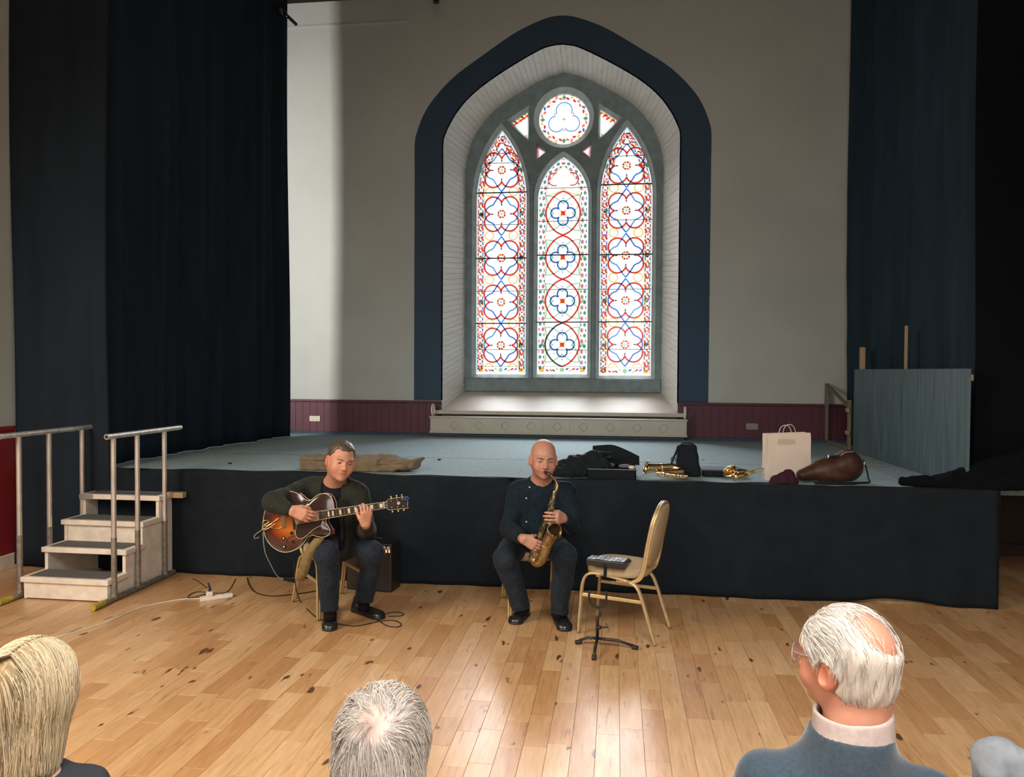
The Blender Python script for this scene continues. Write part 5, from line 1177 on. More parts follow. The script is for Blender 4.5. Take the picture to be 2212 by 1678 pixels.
def shoe(name, heel, toe, parent, w_=.047, m='shoe', lift=0):
    heel = np.array(heel, float); toe = np.array(toe, float); heel[2] = toe[2] = lift; d = nrm(toe-heel); sd = np.array([-d[1], d[0], 0])
    def f(p):
        a = econe(p, heel+d*.04+(0, 0, .035), toe-d*.05+(0, 0, .026), (w_*.82, .042), (w_, .030), sd); a = smin(a, cone(p, heel+d*.045+(0, 0, .05), heel+d*.06+(0, 0, .10), .038, .040), .03)
        a = smin(a, ell(p, toe-d*.05+(0, 0, .022), (w_*.98, w_*.98, .026)), .02)
        sole = np.maximum(econe(p, heel+d*.035+(0, 0, .01), toe-d*.045+(0, 0, .01), (w_*.95, w_*.95), (w_*1.08, w_*1.08), sd), np.abs(p[:, 2]-lift-.010)-.010)
        return np.maximum(np.minimum(smax(a, -(p[:, 2]-lift-.016), .004), sole), -(p[:, 2]-lift-.001))
    lo, hi = bounds([heel, toe], .1); hi[2] = lift+.16; lo[2] = lift-.02
    return sdf_obj(name, f, lo, hi, .005, m, parent)
img_r, img_u, img_f = RN[:, 0], RN[:, 1], -RN[:, 2]

# ------------------------------------------------------------------ the saxophone player
def sax_player():
    C = ony(1174, 992, 5.43); R = Rhead(13, 5, 2); sc = 1.14
    P = dict(neck=ony(1170, 1050, 5.55), shR=ony(1118, 1066, 5.55), shL=ony(1224, 1066, 5.55), chest=ony(1168, 1092, 5.54), belly=ony(1165, 1150, 5.62), pel=np.array((-.62, 5.80, .545)),
             elR=ony(1101, 1142, 5.48), wrR=ony(1130, 1164, 5.125), elL=ony(1239, 1134, 5.45), wrL=ony(1216, 1119, 5.225),
             hiR=np.array((-.71, 5.76, .54)), hiL=np.array((-.52, 5.80, .54)), knR=ony(1091, 1206, 5.40), knL=ony(1219, 1200, 5.36), anR=ony(1127, 1316, 5.50), anL=ony(1208, 1318, 5.44))
    t = empty('person', (float(P['pel'][0]), float(P['pel'][1]), 0), 'bald man in dark navy clothes seated playing a worn brass saxophone', 'person')
    fwd = img_f
    hR = dict(w=P['wrR'], d=img_r*.86-img_u*.42-fwd*.10, n=fwd+img_r*.2, lat=img_u*.8+img_r*.45, curls=[(.25, .4, .3), (.25, .45, .35), (.3, .45, .35), (.35, .45, .3)], sc=.98, thumb=(.3, .6, .9))
    hL = dict(w=P['wrL'], d=-img_r*.42+img_u*.10-fwd*.75, n=-img_r*.9+fwd*.45, lat=img_u, curls=[(.80, .45, .2), (.85, .5, .2), (.85, .5, .25), (.9, .5, .25)], sc=1.0, spread=1.05, thumb=(.1, .5, .9))
    def body(p):
        d = head_sdf((p-C)@R/sc, dict(jaw=1.12))*sc
        d = smin(d, cone(p, C+R@np.array([0, .03, -.06])*sc, P['neck'], .068, .075), .03)
        d = smin(d, econe(p, P['neck'], P['pel'], (.10, .08), (.13, .10), (1, 0, 0)), .05)
        for s_ in 'RL':
            d = smin(d, cone(p, P['sh'+s_], P['el'+s_], .045, .038), .03); d = smin(d, cone(p, P['el'+s_], P['wr'+s_], .038, .029), .02)
            d = smin(d, cone(p, P['hi'+s_], P['kn'+s_], .06, .05), .03); d = smin(d, cone(p, P['kn'+s_], P['an'+s_], .048, .034), .02)
        return np.minimum(np.minimum(smin(d, hand_sdf(p, **hR), .012), 9), smin(d, hand_sdf(p, **hL), .012))
    allp = list(P.values())+[C]; lo, hi = bounds(allp, .17)
    def col(V):
        q = (V-C)@R/sc; return skin_col((.47, .245, .18), q, 1, .55)
    sdf_obj('body', body, lo, hi, .0045, 'skin', t, col)
    face_bits(t, C, R, sc, (.10, .08, .07))
    def top(p):
        d = econe(p, P['neck']+(0, 0, -.06), P['belly'], (.185, .12), (.195, .155), (1, 0, 0)); d = smin(d, ell(p, P['pel']+(0, -.02, .06), (.20, .17, .12)), .06)
        d = smin(d, cone(p, P['shR']+(.04, 0, .0), P['shL']+(-.04, 0, .0), .085, .085), .06); d = smin(d, cone(p, P['neck']+(0, .02, -.03), P['neck']+(0, .0, .035), .10, .080), .05)
        for s_ in 'RL': d = smin(d, smin(cone(p, P['sh'+s_], P['el'+s_], .078, .066), cone(p, P['el'+s_], P['wr'+s_]*.80+P['el'+s_]*.20, .064, .050), .03), .035)
        ck = P['neck']+(0, -.05, .045); d = smax(d+folds(p, 30, .006, 21)+folds(p, 75, .002, 22), -cone(p, P['neck']+(0, -.02, .03), C, .073, .08), .01); return d
    sdf_obj('shirt', top, lo, hi, .0085, 'denim_jkt', t)
    def collar(p):
        a = np.abs(cone(p, P['neck']+(0, .015, -.01), P['neck']+(0, -.005, .06), .097, .082))-.006; a = smax(a, (p[:, 2]-P['neck'][2]-.055), .006); a = smax(a, -(p[:, 2]-P['neck'][2]-.0), .006); return smax(a, -cone(p, P['neck']+(0, -.2, -.1), P['neck']+(0, -.16, .1), .10, .12), .006)
    sdf_obj('collar', collar, *bounds([P['neck']], .15), .006, 'denim_jkt', t)
    def tro(p):
        d = ell(p, P['pel']+(0, .0, -.005), (.19, .17, .115))
        for s_ in 'RL':
            d = smin(d, cone(p, P['hi'+s_], P['kn'+s_], .108, .086), .04); e = P['an'+s_]+(0, 0, .0); d = smin(d, cone(p, P['kn'+s_], e, .084, .066), .03)
        d = d+folds(p, 36, .006, 31)+folds(p, 90, .002, 32)
        return smax(d, .085-p[:, 2]+.02*np.sin(p[:, 0]*9), .006)
    sdf_obj('trousers', tro, lo, hi, .009, 'jeans', t)
    for s_ in 'RL': k_ = nrm(P['kn'+s_]-P['an'+s_]); MB().tube([P['an'+s_]+k_*.12, P['an'+s_], P['an'+s_]*(1, 1, 0)+(0, 0, .05)], [.047, .043, .042], 14).build('sock', 'sock', t, True)
    shoe('shoe', onz(1135, 1325, 0), onz(1110, 1349, 0), t, .052); shoe('shoe', onz(1203, 1327, 0), onz(1222, 1364, 0), t, .052)
    for q in ((1144, 1052), (1137, 1076), (1137, 1127)):
        d_ = ray(*q); k = 4.8
        for _ in range(60):
            v = top((CO+d_*k)[None])[0]; k += max(v*.6, .0005)
            if v < .001: break
        c = CO+d_*(k-.002); MB().ball(tuple(c), (.0058, .004, .0058), 8, 6).build('stud', 'fret_pearl', t, True)
    cf = ony(1213, 1143, 5.30)
    mb = MB(); 
    for dx in (0, .012): mb.tube([cf+(dx, 0, .022), cf+(dx+.003, 0, -.02)], .0026, 6)
    return t, P
sp, SPJ = sax_player()

# ------------------------------------------------------------------ the guitar, in the picture plane of its player
gc, gk = frame_at(560+700/9.873, 1040+880/9.873, 5.09)
GA = radians(8.4); gk = gk/9.873
tilt = Matrix.Rotation(GA, 3, 'Z')
Gm = RM @ tilt @ Matrix.Rotation(radians(-6), 3, 'X')        # x: along the neck, y: up across the body, z: towards the viewer
gu = empty('guitar', tuple(gc), 'sunburst hollow body jazz guitar with cutaway held by the seated man in the olive jacket', 'guitar')
gu.rotation_euler = Gm.to_euler()
def g2(X, Y): dx, dy = (X-700)*gk, -(Y-880)*gk; return np.array([dx*cos(GA)+dy*sin(GA), -dx*sin(GA)+dy*cos(GA)])
outline = [(85, 950), (82, 860), (88, 760), (110, 640), (170, 490), (270, 360), (400, 265), (520, 222), (640, 213), (760, 243), (860, 308), (950, 378), (1040, 412), (1115, 385), (1200, 315), (1285, 272), (1370, 262), (1460, 287), (1530, 350), (1572, 450), (1590, 570),
           (1595, 700), (1480, 760), (1430, 800), (1428, 870), (1470, 940), (1508, 1005), (1518, 1060), (1500, 1115), (1440, 1162), (1350, 1182), (1235, 1162), (1150, 1138), (1080, 1155), (1020, 1210), (955, 1305), (850, 1400), (720, 1470), (575, 1497), (440, 1470), (320, 1402), (215, 1300), (140, 1180), (103, 1060)]
OL = np.array(catmull([g2(*p) for p in outline], 4, closed=True)); cen = g2(760, 880)
V, Fc = [], []; n = len(OL); lay = [(1, -.082), (1, -.002), (.995, 0), (.965, .002), (.90, .007), (.75, .013), (.5, .018), (.25, .020)]
# smooth the horn towards the centre as the arch rises
for k, z in lay:
    for p in OL: V.append((*(cen+(p-cen)*k), z))
for j in range(len(lay)-1):
    for i in range(n): Fc.append((j*n+i, j*n+(i+1) % n, (j+1)*n+(i+1) % n, (j+1)*n+i))
V.append((*cen, .021)); e = len(V)-1; L0 = (len(lay)-1)*n
for i in range(n): Fc.append((L0+i, L0+(i+1) % n, e))
m0 = MB(); m0.add(V[2*n:], [tuple(q-2*n for q in f) for f in Fc if min(f) >= 2*n]); m0.build('body_top', 'sunburst', gu, True, world=False)
m1 = MB(); V1 = V[:3*n]; m1.add(V1, [f for f in Fc if max(f) < 3*n]); 
back = tessellate_polygon([[Vector((p[0], p[1], 0)) for p in OL]]); m1.add([(p[0], p[1], -.082) for p in OL], [t[::-1] for t in back]); m1.build('body_side', 'guitar_side', gu, True, world=False)
MB().tube([(p[0], p[1], .0005) for p in OL], .0024, 6, closed=True).build('binding', 'cream_binding', gu, True, world=False)
MB().tube([(p[0], p[1], -.080) for p in OL], .0024, 6, closed=True).build('binding', 'cream_binding', gu, True, world=False)
G = lambda X, Y, z: (*g2(X, Y), z)
def nkpt(u, v, z): return (u, v, z)
na = g2(1310, 718); nb_ = g2(2669, 500); ax_ = nrm(nb_-na); pv = np.array([-ax_[1], ax_[0]]); NL = np.linalg.norm(nb_-na)
def nk(s_, w_, z): p = na+ax_*s_+pv*w_; return (p[0], p[1], z)
w0, w1 = .0285, .0215
def nkbox(s0, s1, f0, f1, z0, z1, mb=None):
    mb = mb or MB(); a0 = w0+(w1-w0)*s0/NL; a1 = w0+(w1-w0)*s1/NL; V = [nk(s0, a0*f0, z0), nk(s1, a1*f0, z0), nk(s1, a1*f1, z0), nk(s0, a0*f1, z0)]; V += [(v[0], v[1], z1) for v in V]
    return mb.add(V, [(0, 3, 2, 1), (4, 5, 6, 7), (0, 1, 5, 4), (1, 2, 6, 5), (2, 3, 7, 6), (3, 0, 4, 7)])
nkbox(0, NL, -1, 1, .022, .030).build('fretboard', 'ebony', gu, world=False)
mb = nkbox(0, NL, 1, 1.09, .021, .0305); nkbox(0, NL, -1.09, -1, .021, .0305, mb); mb.build('neck_binding', 'cream_binding', gu, world=False)
MB().tube([nk(.06, 0, .000), nk(.10, 0, .000), nk(NL, 0, .005)], [.018, .023, .019], 12, flat=.9).build('neck', 'guitar_side', gu, True, world=False)
sl = .63; fr = [NL-(sl-sl*2**(-i/12)) for i in range(0, 21)]
for i in range(1, 21):
    if fr[i] > .004: nkbox(fr[i]-.0011, fr[i]+.0011, -1, 1, .030, .0313).build('fret', 'gold', gu, world=False)
for i in (1, 3, 5, 7, 9, 12, 15, 17):
    a, b = fr[i], fr[i-1]; m_ = (a+b)/2; hw = (b-a)*.30
    if a > .01: nkbox(m_-hw, m_+hw, -.66, .66, .030, .0306).build('inlay', 'fret_pearl', gu, world=False)
nkbox(NL-.001, NL+.004, -1.05, 1.05, .026, .0335).build('nut', 'fret_pearl', gu, world=False)
z6 = lambda x, y: g2((540+x/5.787-560)*9.873, (930+y/5.787-1040)*9.873)
hs = [z6(1682, 893), z6(1705, 885), z6(1740, 856), z6(1850, 838), z6(1980, 825), z6(1968, 860), z6(1980, 893), z6(1972, 930), z6(1988, 966), z6(1860, 976), z6(1750, 990), z6(1715, 968), z6(1685, 962)]
mb = MB(); mb.plate([hs], .008, .022, fr=lambda u, v, d: (u, v, d)); mb.build('headstock', 'ebony', gu, world=False)
MB().tube([(p[0], p[1], .0225) for p in hs], .0014, 5, closed=True).build('headstock_binding', 'cream_binding', gu, world=False)
hc = z6(1862, 905); mb = MB()
for a, r in ((0, 6), (90, 6), (180, 6), (270, 6)):
    mb.plate([[(hc[0]+.004*cos(radians(a+b)), hc[1]+.004*sin(radians(a+b))) for b in (-90, 90)]+[(hc[0]+.014*cos(radians(a)), hc[1]+.014*sin(radians(a)))]], .0222, .0230, fr=lambda u, v, d: (u, v, d))
    mb.tube([(hc[0]+.010*cos(radians(a+45+k)), hc[1]+.010*sin(radians(a+45+k)), .0226) for k in (-25, 0, 25)], .0014, 5)
mb.build('headstock_inlay', 'fret_pearl', gu, world=False)
for x, y in ((1775, 877), (1845, 866), (1912, 855), (1783, 960), (1855, 950), (1925, 940)):
    p = z6(x, y); sgn = 1 if y < 900 else -1
    mb = MB(); mb.tube([(p[0], p[1], .02), (p[0], p[1], .032)], [.005, .004], 10); mb.ball((p[0]-.003, p[1]+sgn*.030, .012), (.007, .005, .006), 8, 6); mb.tube([(p[0], p[1], .012), (p[0]-.003, p[1]+sgn*.028, .012)], .003, 6); mb.build('tuning_peg', 'gold', gu, True, world=False)
tp = [G(1985-0, 0, 0)]
p = z6(1950, 850); tag(None or MB().bbox((p[0]-.014, p[1]-.014, .020), (p[0]+.012, p[1]+.016, .040), .005).build('clip_tuner', 'blue_plastic', gu, world=False)); MB().bbox((p[0]+.008, p[1]-.008, .026), (p[0]+.030, p[1]+.004, .036), .003).build('clip_tuner_screen', 'blue_plastic', gu, world=False)
mb = MB()
tlp = (g2(500, 740), g2(560, 960)); a, b = g2(465, 725), g2(555, 965)
for i in range(6):
    w_ = (i-2.5)/2.5; mb.tube([(*((tlp[0]+tlp[1])/2+(g2(515, 700)-g2(560, 965))*(w_*.42)), .038), nk(.0, w_*w0*.85, .036), nk(NL, w_*w1*.85, .0345), (*z6(1850, 905+w_*-38), .026)], .00075, 4)
mb.build('strings', 'chrome', gu, True, world=False)
pg = [(1375, 785), (1365, 860), (1335, 925), (1235, 982), (1150, 1040), (1050, 1135), (960, 1192), (890, 1203), (830, 1168), (800, 1085), (812, 985), (830, 905), (1000, 862), (1180, 832)]
PGL = catmull([g2(*p) for p in pg], 3, closed=True); mb = MB(); mb.plate([PGL], .024, .027, fr=lambda u, v, d: (u, v, d)); mb.build('pickguard', 'pickguard', gu, world=False)
MB().tube([(p[0], p[1], .0268) for p in PGL], .0018, 5, closed=True).build('pickguard_binding', 'cream_binding', gu, world=False)
def gbox(name, corners, z0, z1, m): mb = MB(); mb.plate([[g2(*c) for c in corners]], z0, z1, fr=lambda u, v, d: (u, v, d)); return mb.build(name, m, gu, world=False)
M['nickel_cover'] = mat('gold_pickup_cover', (.66, .58, .40), .3, .7)
gbox('pickup', [(1165, 636), (1275, 622), (1300, 822), (1182, 842)], .010, .034, 'nickel_cover'); gbox('pickup', [(745, 770), (850, 752), (880, 860), (822, 905)], .010, .034, 'nickel_cover')
for i in range(6): c = g2(1200+i*5, 660+i*30); MB().lathe([(.0022, 0), (.0018, .0015), (0, .002)], (c[0]+.008, c[1], .034), (0, 0, 1), 8).build('pole_piece', 'gold', gu, world=False)
gbox('bridge', [(735, 780), (775, 772), (805, 1010), (765, 1018)], .018, .034, 'ebony')
gbox('tailpiece', [(488, 702), (548, 694), (575, 968), (515, 976)], .022, .034, 'gold')
for pts in ([(88, 880), (110, 835), (170, 825), (230, 860), (150, 905), (115, 925), (140, 945), (250, 905), (400, 800), (440, 775), (475, 780), (490, 800)],
            [(88, 990), (120, 1015), (170, 1015), (260, 965), (370, 885)], [(88, 940), (130, 1000), (190, 960), (300, 885)], [(240, 960), (360, 990), (450, 995), (500, 960)]):
    MB().tube(catmull([G(x, y, .026) for x, y in pts], 4), .0022, 6).build('tailpiece_wire', 'gold', gu, True, world=False)
gbox('tailpiece_bracket', [(78, 880), (98, 880), (102, 1030), (74, 1030)], -.02, .014, 'gold')
for pts, e in (([(640, 1290), (612, 1262), (618, 1232), (660, 1195), (730, 1165), (800, 1138)], (632, 1278)), ([(985, 560), (1000, 530), (965, 510), (890, 500), (810, 500), (700, 468)], (978, 548))):
    mb = MB(); mb.ribbon(catmull([g2(*q) for q in pts], 4), .0085, .0165, .0185, fr=lambda u, v, d: (u, v, d)); c = g2(*e); mb.lathe([(.0085, .0165), (.0085, .0186), (0, .0186)], (c[0], c[1], 0), (0, 0, 1), 14); mb.build('f_hole', 'black_plastic', gu, world=False)
for (x, y), m_ in (((550, 1200), 'chrome'), ((560, 1380), 'chrome'), ((750, 1270), 'black_plastic'), ((720, 1090), 'black_plastic')):
    c = g2(x, y); h = .004 if x > 600 and y > 1200 or y > 1300 else .010
    k_ = smooth_angle(MB().lathe([(.0135 if x < 720 else .012, 0), (.0125, .014), (0, .015)], (c[0], c[1], h), (0, 0, 1), 16).build('control_knob', 'ebony', gu, world=False))
    if m_ == 'chrome':
        kk = MB().lathe([(.0075, 0), (.006, .003), (0, .0035)], (c[0], c[1], h+.015), (0, 0, 1), 12).build('knob_cap', 'chrome', gu, True, world=False)
c = g2(1362, 1030); MB().lathe([(.004, .004), (.0065, .010), (.0065, .014), (0, .018)], (c[0], c[1], 0), (0, 0, 1), 12).build('strap_button', 'gold', gu, True, world=False)
c = g2(1560, 1070); MB().bbox((c[0]-.014, c[1]-.02, -.055), (c[0]+.012, c[1]+.022, -.02), .008).build('heel_cap', 'guitar_side', gu, world=False)

# ------------------------------------------------------------------ the guitar player
def guitar_player():
    C = ony(736, 996, 5.25); R = Rhead(35, 5, 11); sc = 1.15
    P = dict(neck=ony(724, 1048, 5.38), shR=ony(662, 1056, 5.38), shL=ony(776, 1066, 5.38), chest=ony(722, 1095, 5.42), belly=ony(732, 1155, 5.50), pel=np.array((-2.10, 5.58, .55)),
             elR=ony(590, 1083, 5.01), wrR=ony(630, 1103, 4.965), elL=ony(793, 1146, 5.36), wrL=ony(790, 1132, 5.05),
             hiR=np.array((-2.17, 5.50, .545)), hiL=np.array((-2.00, 5.60, .545)), knR=ony(706, 1200, 5.06), knL=ony(806, 1196, 5.30), anR=ony(713, 1322, 5.15), anL=ony(785, 1308, 5.42))
    t = empty('person', (float(P['pel'][0]), float(P['pel'][1]), 0), 'seated man in an olive jacket and dark jeans playing a sunburst guitar', 'person')
    hR = dict(w=P['wrR'], d=img_r*.93-img_u*.32+img_f*.05, n=img_f-img_u*.2, lat=img_u, curls=[(.35, .45, .3), (.4, .55, .3), (.45, .6, .3), (.5, .6, .3)], sc=1.05, thumb=(.3, .9, .25))
    hL = dict(w=P['wrL'], d=img_u*.95+img_r*.12-img_f*.35, n=img_f*.9-img_r*.45, lat=-img_r, curls=[(.6, .9, .55), (.7, .9, .5), (.75, 1.0, .5), (.7, 1.0, .5)], sc=1.0, thumb=(.3, .6, .8))
    def body(p):
        d = head_sdf((p-C)@R/sc, dict(jaw=1.10))*sc; d = smin(d, cone(p, C+R@np.array([0, .03, -.06])*sc, P['neck'], .066, .072), .03); d = smin(d, econe(p, P['neck'], P['pel'], (.09, .07), (.11, .09), (1, 0, 0)), .05)
        for s_ in 'RL':
            d = smin(d, cone(p, P['sh'+s_], P['el'+s_], .042, .036), .03); d = smin(d, cone(p, P['el'+s_], P['wr'+s_], .036, .029), .02)
            d = smin(d, cone(p, P['hi'+s_], P['kn'+s_], .055, .048), .03); d = smin(d, cone(p, P['kn'+s_], P['an'+s_], .045, .034), .02)
        return np.minimum(smin(d, hand_sdf(p, **hR), .012), smin(d, hand_sdf(p, **hL), .012))
    lo, hi = bounds(list(P.values())+[C], .17)
    sdf_obj('body', body, lo, hi, .0045, 'skin', t, lambda V: skin_col((.56, .28, .19), (V-C)@R/sc, 2, .25))
    face_bits(t, C, R, sc, (.22, .14, .09))
    def hair(p):
        q = (p-C)@R/sc; d = head_sdf(q, dict(jaw=1.10)); ear = ell(np.stack([np.abs(q[:, 0]), q[:, 1], q[:, 2]], 1), (.084, .008, -.010), (.020, .030, .038))
        g = -(q[:, 1]*.66+q[:, 2]*.75-.010); g = smax(g, -ell(np.stack([np.abs(q[:, 0]), q[:, 1], q[:, 2]], 1), (.058, -.075, .070), (.030, .035, .035)), .01)
        th = .005+.004*np.clip((q[:, 2]-.05)/.06, 0, 1)+.0018*np.sin(q[:, 0]*160+q[:, 1]*90)*np.sin(q[:, 1]*140)
        return smax(smax(d-th, g, .008), -ear, .005)*sc
    rg = np.random.default_rng(5)
    sdf_obj('hair', hair, C-.16, C+.17, .0038, 'hair', t, lambda V: np.array([[.085, .058, .042]])*(1+.35*np.sin(((V-C)@R)[:, [0]]*260)*np.sin(((V-C)@R)[:, [1]]*90)))
    def tee(p): return smin(econe(p, P['neck']+(0, 0, -.055), P['belly'], (.150, .098), (.165, .130), (1, .3, 0)), cone(p, P['neck']+(0, .02, -.05), P['neck']+(0, .01, -.005), .10, .086), .04)+folds(p, 30, .003, 41)
    tl, th = bounds([P['neck'], P['belly'], P['shR'], P['shL']], .2); sdf_obj('tshirt', tee, tl, th, .009, 'tee', t)
    def jac(p):
        d = econe(p, P['neck']+(0, .01, -.07), P['belly']+(0, .02, -.05), (.175, .118), (.19, .155), (1, .25, 0)); d = smin(d, ell(p, P['pel']+(0, .03, .05), (.19, .17, .12)), .06)
        d = smin(d, cone(p, P['shR']+(.05, 0, .02), P['shL']+(-.04, 0, .01), .078, .078), .06); d = smin(d, cone(p, P['neck']+(0, .04, -.03), P['neck']+(0, .035, .025), .095, .078), .04)
        for s_ in 'RL':
            e = P['wr'+s_]*(.80 if s_ == 'R' else .72)+P['el'+s_]*(.20 if s_ == 'R' else .28); d = smin(d, smin(cone(p, P['sh'+s_], P['el'+s_], .076, .066), cone(p, P['el'+s_], e, .066, .050), .03), .03)
        d = d+folds(p, 30, .007, 51)+folds(p, 80, .002, 52)
        op = econe(p, P['neck']+(.005, -.10, .04), P['belly']+(.02, -.17, -.05), (.070, .12), (.085, .14), (1, .2, 0)); nk_ = cone(p, P['neck']+(0, -.01, .0), C+(0, 0, -.03), .078, .09)
        return smax(smax(d, -op, .008), -nk_, .008)
    sdf_obj('jacket', jac, lo, hi, .0085, 'jacket', t)
    def lap(p):     # turned lapels along the opening
        out = None
        for s_ in (-1, 1):
            a = P['neck']+(s_*.075, -.055, .02); b = P['chest']+(s_*.095, -.125, -.02); c = P['belly']+(s_*.085, -.16, .0)
            q = econe(p, a, b, (.022, .010), (.036, .010), (1, 0, 0)); q = smin(q, econe(p, b, c, (.030, .010), (.012, .010), (1, 0, 0)), .02); out = q if out is None else np.minimum(out, q)
        return out+folds(p, 30, .003, 55)
    sdf_obj('lapels', lap, *bounds([P['neck'], P['belly']], .22), .0075, 'jacket', t)
    def tro(p):
        d = ell(p, P['pel']+(0, .0, -.01), (.185, .17, .11))
        for s_ in 'RL':
            d = smin(d, cone(p, P['hi'+s_], P['kn'+s_], .100, .082), .04); d = smin(d, cone(p, P['kn'+s_], P['an'+s_], .080, .066), .03)
        d = d+folds(p, 34, .006, 61)+folds(p, 85, .0025, 62)
        return smax(d, .115-p[:, 2]+.015*np.sin(p[:, 0]*9), .006)
    sdf_obj('trousers', tro, lo, hi, .009, 'jeans', t)
    for s_ in 'RL': k_ = nrm(P['kn'+s_]-P['an'+s_]); MB().tube([P['an'+s_]+k_*.12, P['an'+s_], P['an'+s_]*(1, 1, 0)+(0, 0, .05)], [.047, .043, .042], 14).build('sock', 'sock', t, True)
    shoe('shoe', onz(713, 1318, 0)+(0, .0, 0), onz(712, 1364, 0), t, .050); shoe('shoe', onz(764, 1318, 0), onz(826, 1338, 0), t, .048)
    return t, P
gp, GPJ = guitar_player()
# strap and cable hanging from the guitar
mb = MB(); pts = catmull([ony(690, 1162, 5.06), ony(672, 1186, 5.02), ony(662, 1210, 5.03), ony(655, 1235, 5.06), ony(648, 1254, 5.10)], 5); V = []
for i, p in enumerate(pts): w_ = .036 if i < len(pts)-3 else .030-.004*(i-len(pts)+3); V += [p-img_r*w_, p+img_r*w_]
k = len(V); V += [v+img_f*.003 for v in V[:k]]; F_ = []
for i in range(len(pts)-1): a = 2*i; F_ += [(a, a+1, a+3, a+2), (k+a, k+a+2, k+a+3, k+a+1), (a, a+2, k+a+2, k+a), (a+1, k+a+1, k+a+3, a+3)]
F_ += [(0, k, k+1, 1), (k-2, k-1, 2*k-1, 2*k-2)]; mb.add(V, F_); mb.build('shoulder_strap', 'webbing', gu, True)
P_ = [ony(x, y, Y) for x, y, Y in ((569, 1143, 5.03), (558, 1150, 5.04), (549, 1157, 5.05), (552, 1160, 5.05), (560, 1158, 5.05), (566, 1145, 5.03))]
(MB().tube(catmull([ony(568, 1150, 5.03), ony(572, 1190, 5.05), ony(585, 1220, 5.12), ony(600, 1245, 5.2), ony(620, 1252, 5.25)], 5), .003, 6).build('strap_cord', 'grey_plastic', gu, True))
(MB().tube(catmull([ony(612, 1250, 5.22), ony(625, 1252, 5.24), ony(637, 1254, 5.26)], 3), [.014]*3+[.017]*4, 10, flat=.6).build('strap_end', 'black_fabric', gu, True))
gcab = [ony(568, 1143, 5.03), ony(551, 1155, 5.03), ony(550, 1163, 5.04), ony(560, 1160, 5.06)]
MB().tube(catmull(gcab, 5), .0028, 6).build('cord_loop', 'grey_plastic', gu, True)
cable('guitar_lead', [(650, 1300), (668, 1320), (692, 1338), (725, 1346), (765, 1352), (800, 1346), (824, 1341), (850, 1340), (866, 1347), (860, 1354), (838, 1352), (822, 1343), (812, 1336), (825, 1328), (850, 1322), (871, 1325), (866, 1330), (840, 1331)], .004, 'black_rubber', 'black guitar lead falling past the chair and looping by the player shoe',
      extra=[ony(636, 1215, 5.20), ony(637, 1250, 5.22), ony(641, 1278, 5.25)])

# ------------------------------------------------------------------ the audience in front
def grad(f, p, e=.002): return np.stack([(f(p+np.eye(3)[i]*e)-f(p-np.eye(3)[i]*e))/(2*e) for i in range(3)], 1)
def project(f, p, off, it=3):
    for _ in range(it):
        g = grad(f, p); p = p-g*((f(p)-off)/np.maximum((g*g).sum(1), .2))[:, None]
    return p
def grow_hair(f, P0, flow, n, step, off, lift=0, seed=0, wig=.15):
    r_ = np.random.default_rng(seed); S = len(P0); off = off*r_.uniform(.3, 1.2, S); p = project(f, P0, off); out = [p]; d = None; bias = r_.normal(size=(S, 3))*wig
    for k in range(n-1):
        v = flow(p, k/(n-1))+bias; g = grad(f, p); g /= np.linalg.norm(g, axis=1)[:, None]+1e-9; v = v-g*(v*g).sum(1)[:, None]; v /= np.linalg.norm(v, axis=1)[:, None]+1e-9
        d = v if d is None else (d*.55+v*.45); d /= np.linalg.norm(d, axis=1)[:, None]+1e-9; p = p+d*step*r_.uniform(.92, 1.08, S)[:, None]; p = project(f, p, off+lift*(k/(n-1))**2, 1); out.append(p)
    return np.stack(out, 1)
def hair_obj(name, P, r, base, var, parent, seed=0, taper=.3, dark=None):
    r_ = np.random.default_rng(seed); S = len(P); c = np.array(base)[None]*(1+var*r_.normal(size=(S, 1)))+r_.normal(size=(S, 3))*.012
    if dark is not None: k = r_.random(S) < dark[1]; c[k] = np.array(dark[0])*(1+.15*r_.normal(size=(k.sum(), 1)))
    V, Fc, C_ = strands(P, r*r_.uniform(.6, 1.3, S), np.clip(c, 0, 1), taper); return mesh_obj(name, V, Fc, 'hair', parent, True, True, C_)
